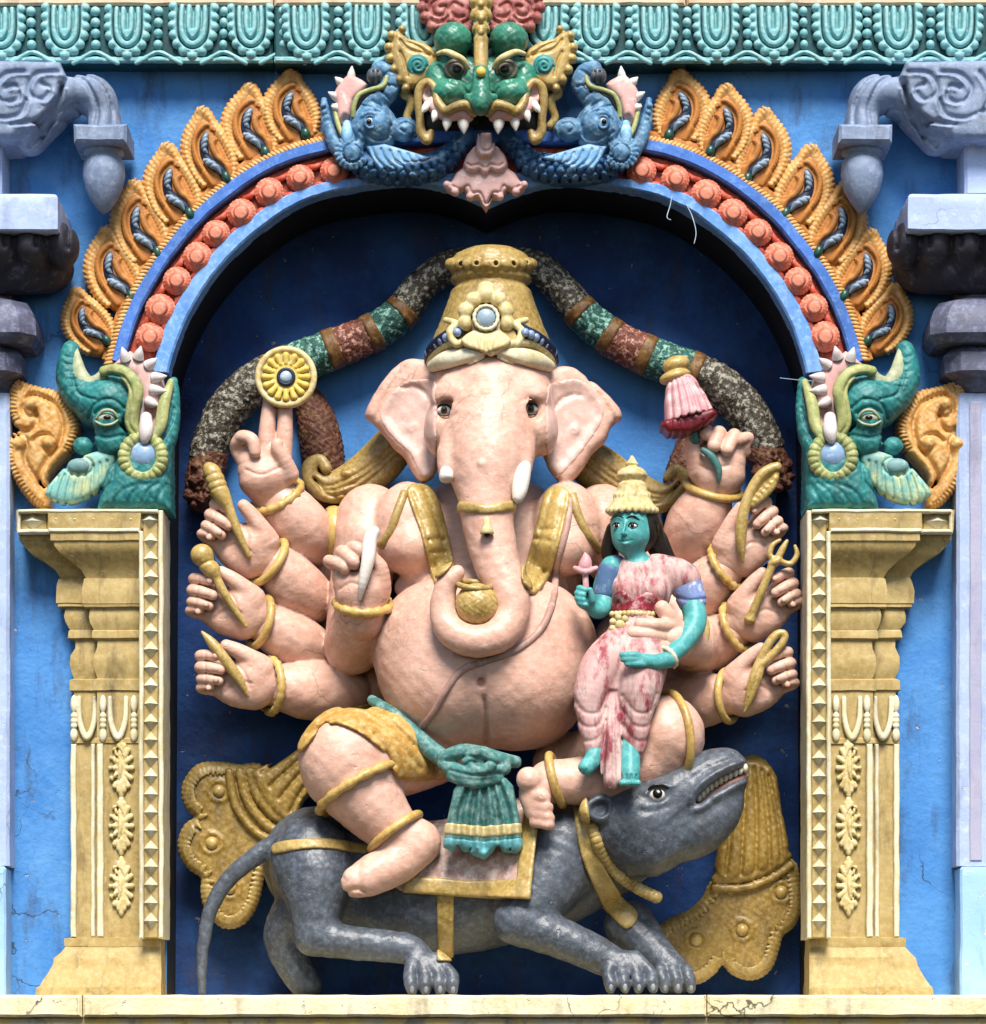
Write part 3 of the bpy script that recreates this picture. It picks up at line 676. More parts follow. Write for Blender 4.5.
def pilaster(side):
    mx = (lambda x: x) if side == 0 else (lambda x: 970-x)
    t = thing('pilaster', 'ochre pilaster with diamond border %s' % ('left of the niche, under the green sea creature facing right' if side == 0 else 'right of the niche, under the green sea creature facing left'), 'pilaster', P(mx(100), 996, 30))
    rings = prism(lambda e: mx(97-e*.85), mx(140.5), lambda e: 30+e*.5, -3, 0, mx(161)); worn(obj('shaft', *rings, M['stone'], t, smooth=False))
    rings = prism(lambda e: mx(74-e), mx(99), lambda e: 18+e*.5, -3, mx(99), 0); worn(obj('side_shaft', *rings, M['stone'], t, smooth=False))
    def bx(xa, xb, d0, d1, ya, yb, bev=1.2):
        a, b = sorted((P(mx(xa), 500, d1)[0], P(mx(xb), 500, d1)[0])); z = sorted((P(493, ya, d1)[2], P(493, yb, d1)[2])); return box(a, b, d0, d1, z[0], z[1], bev)
    # the frame with its row of diamonds
    ms = [bx(139, 143, -3, 60, 531, 938), bx(158.5, 163, -3, 60, 510, 938), bx(18, 158, 20, 60, 509, 512.5), bx(48, 139, 20, 60, 528, 532), bx(17, 48.5, 15, 57, 509.5, 513), bx(17, 48.5, 15, 57, 529, 533), bx(17, 20, 15, 57, 509.5, 533)]
    V, F = join(*ms); worn(obj('frame', V, F, M['cream'], t, smooth=False))
    ms = [bx(143, 158.5, -3, 52, 512, 938), bx(47, 143, 20, 52, 512, 528.5), bx(19, 47, 15, 50, 512, 530)]
    V, F = join(*ms); worn(obj('frame_bed', V, F, M['stone'], t, smooth=False))
    def pyr(x, y, w, h, d, hh):
        p = P(mx(x), y, d); return np.array([p+[-w, 0, 0], p+[0, 0, -h], p+[w, 0, 0], p+[0, 0, h], p+[0, hh, 0]]), [(0, 1, 4), (1, 2, 4), (2, 3, 4), (3, 0, 4), (3, 2, 1, 0)]
    ms = [pyr(150.8, 541+i*18.1, 7.4+rng.uniform(-.5, .3), 8.6+rng.uniform(-.6, .3), 52, 8) for i in range(22)]
    ms += [pyr(57+i*18.6, 520.5, 9, 7.6, 52, 8) for i in range(6)]+[pyr(33, 521.5, 12, 7.6, 50, 8)]
    V, F = join(*ms); obj('diamond_row', V, F, M['cream'], t, smooth=False)
    # fillets, medallions and hanging loops
    ms = [bx(70.5, 76, 10, 22, 744, 937, 1), bx(97, 103, 20, 36, 744, 937, 1), bx(91, 95, 10, 21, 744, 937, 1)]
    V, F = join(*ms); worn(obj('fillet', V, F, M['cream'], t, smooth=False))
    for y in (768, 826, 886):
        c = Clay(mx(121)-20, y-34, mx(121)+20, y+34, 24, 48, .8)
        X0 = mx(121.5); c.ell((X0, y, 30), (7, 6, 17), k=2)
        for a in np.linspace(0, 2*math.pi, 15)[:-1]:
            r1 = (10.5*math.cos(a), 23*math.sin(a)); c.tube([(X0+r1[0]*.45, y+r1[1]*.6, 33, 2.2), (X0+r1[0], y+r1[1], 32, 2.9)], k=1.2, n=1)
        for s in (-1, 1): c.ell((X0, y+s*25, 31), (3, 3.5, 5.5), k=1)
        c.groove([(X0, y-14), (X0, y+14)], 1.1, 1.6, n=1); c.groove([(X0+6*math.cos(a), y+16*math.sin(a)) for a in np.linspace(0, 6.28, 24)], 1, 1.5, n=1)
        sculpt('medallion', c, M['palegold'], t)
    c = Clay(min(mx(66), mx(142)), 690, max(mx(66), mx(142)), 748, 14, 46, .9)
    for x0, d in ((87, 19), (118, 31)):
        c.tube([(mx(x0-8), 698, d+1, 2.4), (mx(x0-7), 722, d+2, 2.8), (mx(x0), 738, d+3, 3.2), (mx(x0+7), 722, d+2, 2.8), (mx(x0+8), 698, d+1, 2.4)], k=1)
    for x0, d in ((74, 19), (103, 31), (134, 31)):
        for y in (702, 714, 719, 724): c.ell((mx(x0), y+2, d+1), (3.6, 3.5, 3.4 if y > 703 else 9), k=.8)
        c.ell((mx(x0), 735, d+1), (4, 3.5, 7), k=.8)
    sculpt('loop_swag', c, M['cream'], t)
    return t
pilaster(0); pilaster(1)

# ================================================================ corner pillars and brackets
def corner(side):
    mx = (lambda x: x) if side == 0 else (lambda x: 966-x)
    nm = 'left' if side == 0 else 'right'
    t = thing('corner_pillar', f'pale lilac corner pillar with dark ringed capital at the {nm} edge of the wall', 'pillar', P(mx(-40), 996, 40))
    xc = P(mx(-62), 500, 30)[0]; z = lambda y, d=40: P(493, y, d)[2]
    def oct_(w, d, y, ch): 
        zz = z(y, d); return np.array([(xc-w, -2, zz), (xc-w, d-ch, zz), (xc-w+ch, d, zz), (xc+w-ch, d, zz), (xc+w, d-ch, zz), (xc+w, -2, zz)])
    ab = [oct_(128, 96, y, .5) for y in (197, 229)]; V, F = loft([oct_(126, 94, 194, 2)]+ab+[oct_(126, 94, 231, 2)]); worn(obj('abacus', V, F, M['palelilac'], t, smooth=False))
    # lotus moulding with drooping lobes
    c = Clay(min(mx(-90), mx(80)), 226, max(mx(-90), mx(80)), 300, -6, 100, 1.6)
    for i in range(5):
        x = -58+i*30; c.ell((mx(x), 246, 62-(6 if i == 4 else 0)), (17, 26, 22), k=3)
    c.tube([(mx(-100), 268, 40, 26), (mx(20), 268, 40, 26), (mx(50), 268, 20, 24)], k=8, n=2)
    for i in range(6): c.groove([(mx(-72+i*30), 236), (mx(-72+i*30), 268)], 2, 4, n=1)
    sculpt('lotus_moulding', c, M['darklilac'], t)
    def rings(lst): return loft([oct_(w, d, y, 14) for w, d, y in lst])
    V, F = rings([(72, 40, 286), (72, 40, 296), (90, 58, 300), (96, 64, 308), (100, 68, 318), (101, 69, 332), (94, 62, 342), (80, 48, 346)]); worn(obj('upper_ring', V, F, M['midlilac'], t, smooth=False))
    V, F = rings([(78, 46, 346.5), (84, 54, 352), (84, 54, 370), (74, 42, 378), (68, 34, 392)]); worn(obj('lower_ring', V, F, M['midlilac'], t, smooth=False))
    V, F = loft([oct_(71, 32, y, 3) for y in (393, 866)]); worn(obj('shaft', V, F, M['palelilac'], t, smooth=False))
    V, F = loft([oct_(w, d, y, 2) for w, d, y in ((66, 36, 866.5), (68, 37, 869), (68, 37, 1000))]); worn(obj('base', V, F, M['paleblue2'], t, smooth=False))
    V, F = box(*sorted((P(mx(-16), 500, 35)[0], P(mx(-4), 500, 35)[0])), 30, 33.5, z(860), z(400), .8); worn(obj('stripe', V, F, M['mauve'], t, smooth=False))
    V, F = loft([oct_(66, 50, y, 3) for y in (140, 193)]); worn(obj('neck', V, F, M['palelilac'], t, smooth=False))
    # the bracket
    b = thing('bracket', f'grey lilac scrolled bracket with hanging bud in the upper {nm} corner', 'bracket', P(mx(70), 200, 40))
    c = Clay(min(mx(-40), mx(140)), 58, max(mx(-40), mx(140)), 165, -6, 96, 1.3)
    c.slab([(mx(x), y) for x, y in [(-40, 64), (62, 66), (68, 80), (62, 100), (40, 128), (14, 142), (-40, 144)]], 0, 74, 4, 4, 10, dn=60)
    c.tube([(mx(30), 138, 34, 17), (mx(52), 116, 40, 17), (mx(72), 98, 42, 19), (mx(94), 98, 42, 20), (mx(103), 116, 42, 17), (mx(104), 134, 42, 19)], k=3, fd=1.5)
    for g in ([(66, 72), (86, 84), (98, 108), (96, 130)], [(72, 68), (98, 82), (110, 104), (112, 128)], [(40, 134), (60, 112), (78, 106), (86, 124)], [(28, 142), (52, 122), (72, 112)]):
        c.groove([(mx(x), y) for x, y in g], 2.2, 3, d=60)
    for g, am in (([(58, 72), (36, 74), (28, 90), (40, 100), (50, 90), (42, 84)], 3), ([(60, 84), (54, 104), (36, 120), (10, 124)], 3), ([(24, 72), (6, 74), (-6, 88), (4, 102), (18, 98), (16, 86), (6, 88)], 3), ([(26, 100), (20, 114), (0, 118), (-20, 110)], 3), ([(-14, 72), (-24, 90), (-18, 110)], 3)):
        c.groove([(mx(x), y) for x, y in g], 2.3, 4, d=76)
        c.groove([(mx(x+5), y+4) for x, y in g], 1.8, -2, d=76)
    sculpt('scroll', c, M['lilac'], b)
    p = P(mx(104), 142, 42)
    V, F = box(p[0]-26, p[0]+26, 12, 72, p[2]-9, p[2]+9, 3); worn(obj('bud_collar', V, F, M['lilac'], b, smooth=False))
    V, F = lathe([(1, -62), (6, -58), (12, -50), (18, -38), (21, -24), (20, -13), (17, -7), (15, -5), (20, -3), (20, 2)], p+[0, 0, -9], 24); obj('bud', V, F, M['lilac'], b)
corner(0); corner(1)
# ================================================================ the seated elephant-headed figure
deity = thing('deity_statue', 'large pink elephant-headed statue with many arms and gold crown seated on the grey rodent', 'statue', P(470, 900, 0))
c = Clay(255, 345, 745, 912, -100, 136, 2.0)
# torso
c.ell((488, 560, -40), (98, 64, 88), k=8)
c.ell((485, 650, 6), (113, 94, 84), k=4); c.ell((452, 688, 14), (66, 82, 62), k=20); c.ell((520, 688, 14), (66, 82, 62), k=20)
c.ell((482, 588, -12), (88, 46, 30), k=4)
for x in (409, 566): c.ell((x, 528, 0), (36, 36, 46), k=3); c.ell((x+(3 if x < 480 else -3), 548, 10), (31, 33, 27), k=8)
for x in (371, 602): c.ell((x, 530, -28), (38, 38, 46), k=4)
# front arms
c.tube([(368, 540, -16, 33), (360, 590, -22, 31), (354, 640, -14, 29)], k=4)
c.tube([(353, 646, -12, 29), (356, 630, 14, 27), (362, 606, 42, 23)], k=3)
c.tube([(602, 540, -26, 33), (655, 600, -34, 28), (694, 644, -18, 28)], k=3)
c.tube([(698, 646, -12, 28), (690, 643, 20, 24), (672, 640, 44, 19)], k=8)
# rear arms, four a side
for q in ([(368, 540, -78, 27), (332, 566, -70, 27)], [(360, 590, -78, 27), (330, 612, -70, 26)], [(360, 640, -78, 27), (330, 658, -70, 26)], [(380, 680, -78, 28), (345, 692, -66, 28)],
          [(610, 540, -78, 28), (672, 566, -70, 28)], [(620, 590, -78, 27), (676, 612, -70, 26)], [(620, 640, -78, 27), (678, 660, -70, 25)], [(620, 690, -78, 27), (672, 702, -66, 26)]): c.tube(q, k=4, n=2)
for q in ([(314, 546, -50, 23), (308, 538, -36, 29), (300, 526, -22, 30), (288, 510, -14, 26), (278, 497, -12, 20)],
          [(316, 602, -50, 22), (306, 597, -34, 28), (294, 586, -20, 29), (280, 571, -12, 25), (268, 561, -8, 19)],
          [(318, 654, -50, 22), (306, 648, -34, 27), (292, 640, -20, 28), (276, 630, -12, 24), (261, 622, -8, 18)],
          [(346, 690, -52, 26), (328, 690, -34, 30), (308, 690, -20, 30), (288, 688, -10, 25), (272, 686, -6, 19)],
          [(688, 548, -50, 23), (692, 540, -36, 30), (697, 524, -22, 31), (706, 507, -14, 26), (713, 489, -12, 20)],
          [(686, 606, -50, 22), (694, 601, -34, 27), (704, 590, -20, 28), (717, 577, -12, 24), (728, 567, -8, 18)],
          [(690, 658, -50, 22), (698, 652, -34, 26), (710, 644, -20, 27), (724, 636, -12, 23), (737, 628, -8, 18)],
          [(676, 704, -52, 25), (690, 703, -34, 28), (702, 700, -20, 28), (716, 698, -10, 24), (728, 696, -6, 18)]):
    c.tube(q, k=.8)
# legs
c.tube([(430, 748, -6, 38), (395, 754, 30, 43), (352, 758, 54, 43)], k=3)
c.ell((343, 757, 62), (44, 42, 44), k=6)
c.tube([(347, 775, 60, 41), (372, 806, 60, 33), (402, 840, 56, 23)], k=10)
c.tube([(418, 842, 56, 23), (398, 862, 64, 21), (374, 874, 72, 20), (360, 882, 76, 17)], k=8)
c.ell((354, 882, 80), (13, 12, 14), a=25, k=3)
c.tube([(560, 764, -34, 28), (620, 750, 14, 32), (664, 740, 46, 37)], k=3)
c.ell((667, 736, 54), (37, 42, 40), k=6)
c.tube([(655, 758, 56, 30), (600, 778, 66, 26), (556, 782, 70, 21)], k=8)
c.tube([(548, 780, 72, 19), (536, 792, 80, 17), (535, 810, 84, 11)], k=6); c.ell((529, 779, 92), (13, 10, 12), k=3)
for x, y, r in ((540, 796, 6.6), (543, 806, 6.2), (544.5, 815.5, 5.8), (545, 824, 5.4)): c.tube([(x-11, y-2, 88, r), (x+3, y+1, 95, r), (x+5, y+2, 92, r*.9)], k=1, n=2)
c.groove([(360, 866), (358, 878), (363, 892)], 2.2, 2.2, d=84); c.ell((347, 877, 88), (4, 3, 5), a=30, k=1.5); c.groove([(346, 892), (356, 889), (368, 892)], 1.8, 2.8, d=84); c.groove([(352, 900), (360, 897), (372, 900)], 1.5, 2, d=84); c.groove([(342, 876), (346, 880), (345, 886)], 1.3, 1.6, d=84)
# head and trunk
c.ell((492, 402, 16), (61, 58, 58), k=8)
c.ell((492, 372, 14), (54, 40, 46), k=10)
c.tube([(489, 430, 40, 50), (488, 462, 62, 41), (487, 490, 74, 30), (487, 512, 80, 26), (491, 540, 84, 24), (499, 570, 90, 22), (509, 595, 96, 19.5), (511, 614, 99, 18), (502, 632, 106, 17), (486, 640, 110, 16), (467, 640, 111, 15.5), (450, 630, 108, 14.5), (443, 612, 104, 13), (444, 594, 104, 11.5), (449, 581, 106, 10.5), (457, 573, 108, 8)], k=6)
for x in (452, 529): c.ell((x, 396, 52), (20, 15, 17), k=10)
for x in (441, 541): c.ell((x, 430, 34), (16, 26, 26), k=10)
c.tube([(455, 440, 62, 15), (450, 456, 70, 13), (449, 470, 74, 11)], k=4); c.tube([(520, 436, 62, 15), (522, 452, 70, 13), (521, 466, 76, 11.5)], k=4)
c.ell((447, 410, 60), (11, 8, 9), k=3, op='-'); c.ell((529, 409, 60), (11, 8, 9), k=3, op='-')
c.groove([(435, 404), (446, 399), (458, 405)], 2, 1.6, d=62); c.groove([(519, 405), (530, 398), (542, 403)], 2, 1.6, d=62)
c.groove([(436, 418), (447, 420), (457, 416)], 1.8, 1.6, d=60, dr=(20, 130)); c.groove([(520, 416), (531, 419), (541, 416)], 1.8, 1.6, d=60, dr=(20, 130))
c.ell((485, 392, c.front(485, 392)), (4, 2.5, 3.2), k=2); c.ell((481, 463, c.front(481, 463)), (4, 3, 3.5), k=2)
for y in (545, 556, 567, 578): c.groove([(472, y+1), (490, y+5), (514, y-2)], 1.6, .5, d=100, dr=(70, 140))
# ears
earL = [(440, 366), (428, 360), (414, 358), (402, 360), (386, 374), (372, 394), (364, 411), (370, 418), (380, 428), (394, 446), (404, 455), (412, 470), (420, 480), (430, 478), (438, 466), (442, 440), (444, 400)]
earR = [(542, 372), (556, 367), (572, 366), (588, 376), (604, 388), (620, 405), (622, 416), (612, 424), (606, 438), (592, 452), (582, 468), (566, 484), (556, 476), (546, 462), (541, 440), (540, 400)]
c.slab(earL, -10, 12, 6, 3, 20, k=4, smooth=4, slope=(.22, 0)); c.slab(earR, -10, 12, 6, 3, 20, k=4, smooth=4, slope=(-.22, 0))
INEAR = [[((x-cx)*1.13+cx, (y-cy)*1.09+cy) for x, y in o] for o, cx, cy in zip(([(434, 392), (418, 384), (402, 388), (386, 406), (384, 420), (396, 438), (410, 452), (422, 474), (434, 462)], [(550, 396), (562, 386), (580, 384), (598, 400), (600, 418), (588, 440), (570, 464), (556, 474), (548, 450)]), (412, 574), (424, 424))]
for o in INEAR: c.dish(o, 4, 13, d=8, dr=(-14, 26))
c.groove([(404, 368), (390, 390), (376, 418)], 2.4, 3, d=8, dr=(-14, 26)); c.groove([(588, 380), (604, 402), (616, 420)], 2.4, 3, d=8, dr=(-14, 26))
c.groove([(402, 389), (416, 388), (428, 398), (434, 414)], 2, 2.5, d=8, dr=(-14, 26)); c.groove([(552, 415), (560, 402), (572, 396), (580, 396)], 2, 2.5, d=8, dr=(-14, 26))
for x, y in ((412, 428), (574, 431)): c.ell((x, y, c.front(x, y)), (5, 3, 5), k=2); c.ell((x, y, c.front(x, y)+1), (2, 2.5, 2), k=1, op='-')
# belly and body creases
c.ell((481, 682, c.front(481, 682)), (4, 9, 5.5), k=2, op='-')
c.groove([(484, 698), (486, 722), (486, 752)], 2.0, 5, d=80, dr=(20, 130))
c.groove([(398, 612), (420, 598), (445, 590)], 4, 3, d=50, dr=(0, 70)); c.groove([(530, 590), (560, 596), (580, 612)], 4, 3, d=50, dr=(0, 70))
c.groove([(396, 576), (410, 580), (430, 578)], 3, 2.5, d=40, dr=(0, 60)); c.groove([(548, 578), (566, 580), (582, 574)], 3, 2.5, d=40, dr=(0, 60))
c.lumpy(.35, 30)
BODY = c
VB, FB = c.mesh(2)

# ---------------------------------------------------------------- hands
def hand(place, mir=False, mode='grip'):
    """left-row hand modelled round px (248, 680); place = (px, py, turn, scale, depth)"""
    cx, cy, ang, sc, dz = place
    ca, sa = math.cos(R(ang)), math.sin(R(ang))
    def m(x, y, d, *r):
        u, v = (x-248)*sc, (y-680)*sc
        if mir: u = -u
        u, v = u*ca-v*sa, u*sa+v*ca
        return (cx+u, cy+v, d*sc+dz)+tuple(a*sc for a in r)
    rr = 52*sc
    k = Clay(cx-rr, cy-rr, cx+rr, cy+rr, dz-34, dz+44, 1.0)
    k.tube([m(276, 684, -8, 17), m(266, 683, -4, 19), m(254, 680, 0, 20)], k=6, n=3)
    k.tube([m(256, 694, 0, 15), m(238, 692, 2, 14), m(222, 688, 2, 9)], k=8, n=3)
    k.tube([m(256, 672, 2, 16), m(240, 676, 2, 15), m(222, 676, 2, 10)], k=8, n=3)
    k.tube([m(262, 668, 6, 13), m(252, 659, 12, 9), m(240, 652, 15, 7.5), m(229, 647, 17, 6)], k=4, n=4)
    if mode == 'grip':
        for pts_, r in (([(226, 668, 4), (211, 660, 5), (204, 657, 14), (210, 656, 20), (219, 657, 22)], 6.6),
                        ([(224, 676, 4), (210, 669, 5), (204, 668, 15), (212, 668, 22), (224, 670, 24)], 6.8),
                        ([(224, 684, 4), (211, 680, 5), (205, 679, 14), (212, 679, 20), (222, 681, 22)], 6.2),
                        ([(226, 690, 3), (212, 690, 4), (204, 688, 10), (208, 686, 15), (214, 686, 17)], 5.2)):
            n = len(pts_); k.tube([m(*p, r*(1-.07*i)) for i, p in enumerate(pts_)], k=1.5, n=4)
    for y in (657, 669, 680, 688): k.groove([m(209, y-4, 0)[:2], m(210, y+4, 0)[:2]], 1, .9, d=dz+20, n=1); k.ell(m(219 if y < 688 else 212, y-.5, 28 if y < 688 else 21)[:3], (3.2*sc, 1.6, 3*sc), k=1)
    k.groove([m(228, 692, 0)[:2], m(240, 682, 0)[:2], m(254, 684, 0)[:2]], 1.6, 1.2, d=dz+14)
    k.groove([m(236, 664, 0)[:2], m(246, 672, 0)[:2], m(252, 688, 0)[:2]], 1.6, 1.2, d=dz+14)
    return k, m
HP = {'L2': (247, 546, 25, 1.06, 0), 'L3': (236, 609, 8, 1.04, 2), 'L4': (246, 680, 0, 1.04, 4),
      'R2': (743, 546, -34, 1.0, 0), 'R3': (757, 611, -22, 1.0, 2), 'R4': (750, 686, -14, 1.02, 4)}
hm = []; HM = {}
for n_, pl in HP.items():
    k, m = hand(pl, n_[0] == 'R'); hm.append(k.mesh()); HM[n_] = m
# upper left hand: two fingers raised, two curled
k = Clay(225, 395, 320, 525, -40, 44, 1.0)
k.tube([(280, 510, -24, 23), (272, 492, -12, 22), (266, 478, -4, 22)], k=6, n=3)
k.tube([(258, 478, 0, 20), (252, 462, 2, 15)], k=8, n=2); k.tube([(276, 474, 0, 18), (276, 456, 2, 14)], k=8, n=2)
k.tube([(266, 456, 2, 9.5), (267, 430, 4, 8.2), (270, 400, 4, 7)], k=3, n=3); k.tube([(283, 456, 2, 9), (285, 430, 4, 8), (285, 402, 4, 7)], k=3, n=3)
k.tube([(289, 474, 6, 10), (284, 460, 14, 8), (278, 450, 18, 6.5), (277, 444, 19, 6)], k=3, n=3)
k.tube([(248, 458, 2, 7.5), (240, 444, 4, 7), (242, 437, 13, 6.8), (252, 440, 20, 6.6), (255, 452, 20, 6)], k=1.5, n=4)
k.tube([(243, 462, 0, 6.5), (236, 450, 2, 6), (237, 442, 8, 6), (243, 440, 12, 5.5)], k=1.5, n=4)
k.groove([(246, 470), (262, 476), (280, 468)], 1.5, 1.2, d=14); hm.append(k.mesh())
# upper right hand: fist closed on a stalk
k = Clay(672, 405, 768, 520, -40, 46, 1.0)
k.tube([(708, 506, -22, 22), (713, 492, -12, 22), (719, 478, -4, 23)], k=6, n=3)
k.tube([(708, 474, 0, 17), (704, 456, 2, 12)], k=8, n=2); k.tube([(726, 472, 0, 19), (732, 452, 2, 14)], k=8, n=2); k.ell((718, 462, -2), (24, 22, 14), k=6)
k.tube([(698, 470, 6, 11), (694, 455, 12, 8.5), (692, 442, 14, 7.5), (693, 434, 14, 6.5)], k=3, n=3)
for a, b, e, r in (((708, 440, 4), (704, 430, 14), (706, 434, 22), 7.2), ((720, 442, 4), (718, 434, 16), (714, 446, 24), 7.4), ((733, 446, 4), (734, 436, 15), (727, 450, 23), 7.0), ((745, 452, 2), (748, 438, 8), (738, 440, 16), 6.2)):
    k.tube([(*a, r), (a[0], a[1]-7, a[2]+4, r), (*b, r), (*e, r*.95)], k=1.5, n=4)
k.groove([(700, 466), (712, 470), (728, 466)], 1.5, 1.2, d=14); hm.append(k.mesh())
# front left hand, held up in front of the shoulder
k = Clay(315, 518, 408, 640, 6, 90, 1.0)
k.tube([(362, 618, 34, 24), (363, 604, 42, 23), (362, 592, 46, 23)], k=6, n=3)
k.tube([(352, 592, 48, 17), (344, 576, 50, 12)], k=8, n=2); k.tube([(374, 588, 48, 17), (374, 570, 50, 12)], k=8, n=2); k.ell((360, 582, 46), (23, 20, 14), k=6)
k.tube([(380, 582, 54, 11), (380, 568, 60, 8), (374, 560, 62, 7), (370, 553, 63, 6)], k=3, n=3)
for a, b, e, r in (((372, 566, 48), (370, 548, 52), (370, 540, 60), 6.5), ((360, 562, 50), (352, 548, 58), (358, 549, 68), 7), ((349, 566, 50), (342, 552, 58), (352, 560, 70), 7), ((340, 574, 48), (329, 561, 54), (343, 566, 66), 6.2)):
    k.tube([(*a, r), (a[0]-3, a[1]-7, a[2]+3, r), (*b, r), (*e, r*.95), (e[0]+2, e[1]+4, e[2], r*.85)], k=1.5, n=4)
k.groove([(340, 590), (352, 584), (366, 590)], 1.5, 1.2, d=60); hm.append(k.mesh())
# front right hand laid on the small figure's waist
k = Clay(620, 590, 712, 680, 20, 118, 1.0)
k.tube([(698, 644, 24, 24), (684, 642, 44, 22), (672, 640, 62, 20)], k=6, n=3)
k.ell((672, 640, 66), (18, 22, 15), k=6)
for i, (x1, y1, x2, y2, r) in enumerate(((672, 626, 640, 624, 6.6), (668, 637, 632, 633, 7), (668, 648, 641, 645, 6.8), (668, 656, 647, 653, 6))):
    k.tube([(x1, y1, 78, r), ((x1+x2)/2, (y1+y2)/2, 90, r), (x2, y2, 89, r*.88)], k=1.2, n=4)
k.tube([(676, 628, 70, 10), (668, 616, 78, 8.5), (662, 608, 80, 7.5)], k=3, n=3); hm.append(k.mesh())
body = obj('body', *join((VB, FB), *hm), M['skin'], deity)

# ---------------------------------------------------------------- eyes, tusks
for x, y in ((444, 410), (531, 409)):
    d = BODY.front(x, y); 
    V, F = ball(P(x, y, d-1.5), (9, 6, 5.8)); e = obj('eye', V, F, M['white'], deity)
    V, F = ball(P(x, y-.3, d+2.4), (4, 2.8, 4)); ir = obj('iris', V, F, M['irisgrey'], e)
    V, F = ball(P(x, y-.5, d+4.4), (2.1, 1.6, 2.1)); obj('pupil', V, F, M['black'], e)
    V, F = rope([(x-8, y+1, d+2, .6), (x-3, y+5, d+3.4, .8), (x+4, y+5, d+3.4, .8), (x+8, y+.5, d+2, .6)]); obj('lower_lid', V, F, M['black'], e)
    s = -1 if x < 490 else 1
    V, F = rope([(x-8.5, y+.5, d+1.5, .8), (x-4, y-4.5, d+3.2, 1.2), (x+3, y-5, d+3.2, 1.2), (x+8.5, y-.5, d+1.5, .8)]); obj('eyelid', V, F, M['black'], e)
V, F = rope([(449, 466, 74, 8), (447, 474, 80, 7.6), (446, 479, 83, 6.6), (446, 481, 84, 3)], seg=16); obj('tusk', V, F, M['white'], deity)
V, F = rope([(522, 464, 77, 9.5), (521, 478, 86, 9), (519, 492, 92, 7.5), (517, 500, 95, 4.5), (516, 502, 96, 1)], seg=16); obj('tusk', V, F, M['white'], deity)

for o in INEAR: sculpt('inner_ear', BODY.shell(o, 1.0, 5, 10, dr=(-40, 60), rnd=1), M['innerear'], deity)
# ---------------------------------------------------------------- crown
def P0(x, y, d): return P(x, y, d)
cc = P(491, 340, 14)
c = Clay(418, 240, 568, 382, -70, 92, 1.4)
zf = lambda y: P(491, y, 14)[2]
def turned(c, prof, x, d, sx=1, sd=1):
    """add a turned solid (radius by picture row) to clay"""
    pg = [(0, prof[0][1])]+prof+[(0, prof[-1][1])]
    pg = [(r, P(x, y, d)[2]) for r, y in pg]; ctr = P(x, prof[0][1], d)
    X, Y, Z = c.ax[0][:, None, None], c.ax[1][None, :, None], c.ax[2][None, None, :]
    rr = np.sqrt(((X-ctr[0])/sx)**2+((Y-d)/sd)**2)+0*Z
    c.A = smin(c.A, poly2(rr.astype(np.float32), (Z+0*rr).astype(np.float32), pg), 1.5).astype(np.float32)
turned(c, [(8, 249), (24, 250), (36, 256), (41, 264), (41, 271), (38, 275), (40, 277), (40, 282), (35, 285), (36, 288), (40, 292), (41, 296), (46, 310), (52, 326), (58, 340), (62, 352), (62, 358), (55, 366)], 491, 14, 1, .88)
for i in range(14):
    a = R(i*180/13); x = 491-40*math.cos(a); d = 14+36*math.sin(a)
    c.ell((x, 264, d), (6.5, 5, 6), k=1.5); c.ell((x, 264, d+1), (2.4, 5, 2.4), k=1, op='-') if i % 2 else None
c.lumpy(.3, 16); CR = c
crown = sculpt('crown', c, M['ochre'], deity)
# brow fringe: two lobes of folded cloth over the forehead, then the front jewel
k = Clay(425, 335, 560, 382, -20, 92, 1.2)
for s in (-1, 1):
    k.tube([(491+s*3, 352, 66, 4), (491+s*22, 356, 64, 9), (491+s*44, 360, 50, 9), (491+s*58, 366, 28, 6)], k=2, fd=.8)
    k.groove([(491+s*4, 356), (491+s*24, 364), (491+s*52, 372)], 1.6, 2, d=60)
sculpt('brow_band', k, M['cream'], crown)
k = Clay(425, 320, 560, 375, -30, 96, 1.2)
for s in (-1, 1): k.tube([(491, 352, 70, 4), (491+s*20, 344, 68, 4), (491+s*42, 344, 54, 4), (491+s*58, 356, 30, 4), (491+s*62, 368, 12, 4)], k=2)
sculpt('lower_rim', k, M['palegold'], crown)
bl = []
for s in (-1, 1):
    for i in range(7):
        t = i/6; x = 491+s*(34+28*t**.9); y = 334+20*t**1.3; d = 61-40*t**1.3
        bl.append((P(x, y, d), s))
e = None
for p, s in bl:
    V, F = ball(p+[0, 6, 0], (4.4, 4.4, 4.4)); obj('bead', V, F, M['silverblue'], crown)
for s in (-1, 1):
    k = Clay(425, 322, 560, 372, -30, 96, 1.2)
    k.tube([(491+s*30, 330, 62, 6), (491+s*44, 337, 54, 6.5), (491+s*58, 349, 32, 6.5), (491+s*63, 362, 14, 5)], k=1, fd=.7)
    sculpt('bead_channel', k, M['navy'], crown)
k = Clay(440, 280, 542, 362, 30, 100, 1.0)
JX, JY = 486, 318; jd = 66
k.ell((JX, JY, jd), (15, 8, 15), k=2)
for i, (a, r, l) in enumerate([(90, 9, 24), (55, 8, 22), (20, 8.5, 21), (-14, 8, 21), (125, 8, 22), (160, 8.5, 21), (194, 8, 21)]):
    k.ell((JX+l*math.cos(R(a)), JY-l*math.sin(R(a)), jd-2), (r, 7, r), k=2)
k.ell((JX, 290, jd-6), (9, 7, 9), k=3)
for i in range(-3, 4): k.tube([(JX+i*3, JY+14, jd+3, 3), (JX+i*7, JY+23, jd+7, 4), (JX+i*4.5, JY+33-abs(i)*1.5, jd+9, 2.2)], k=1, n=3)
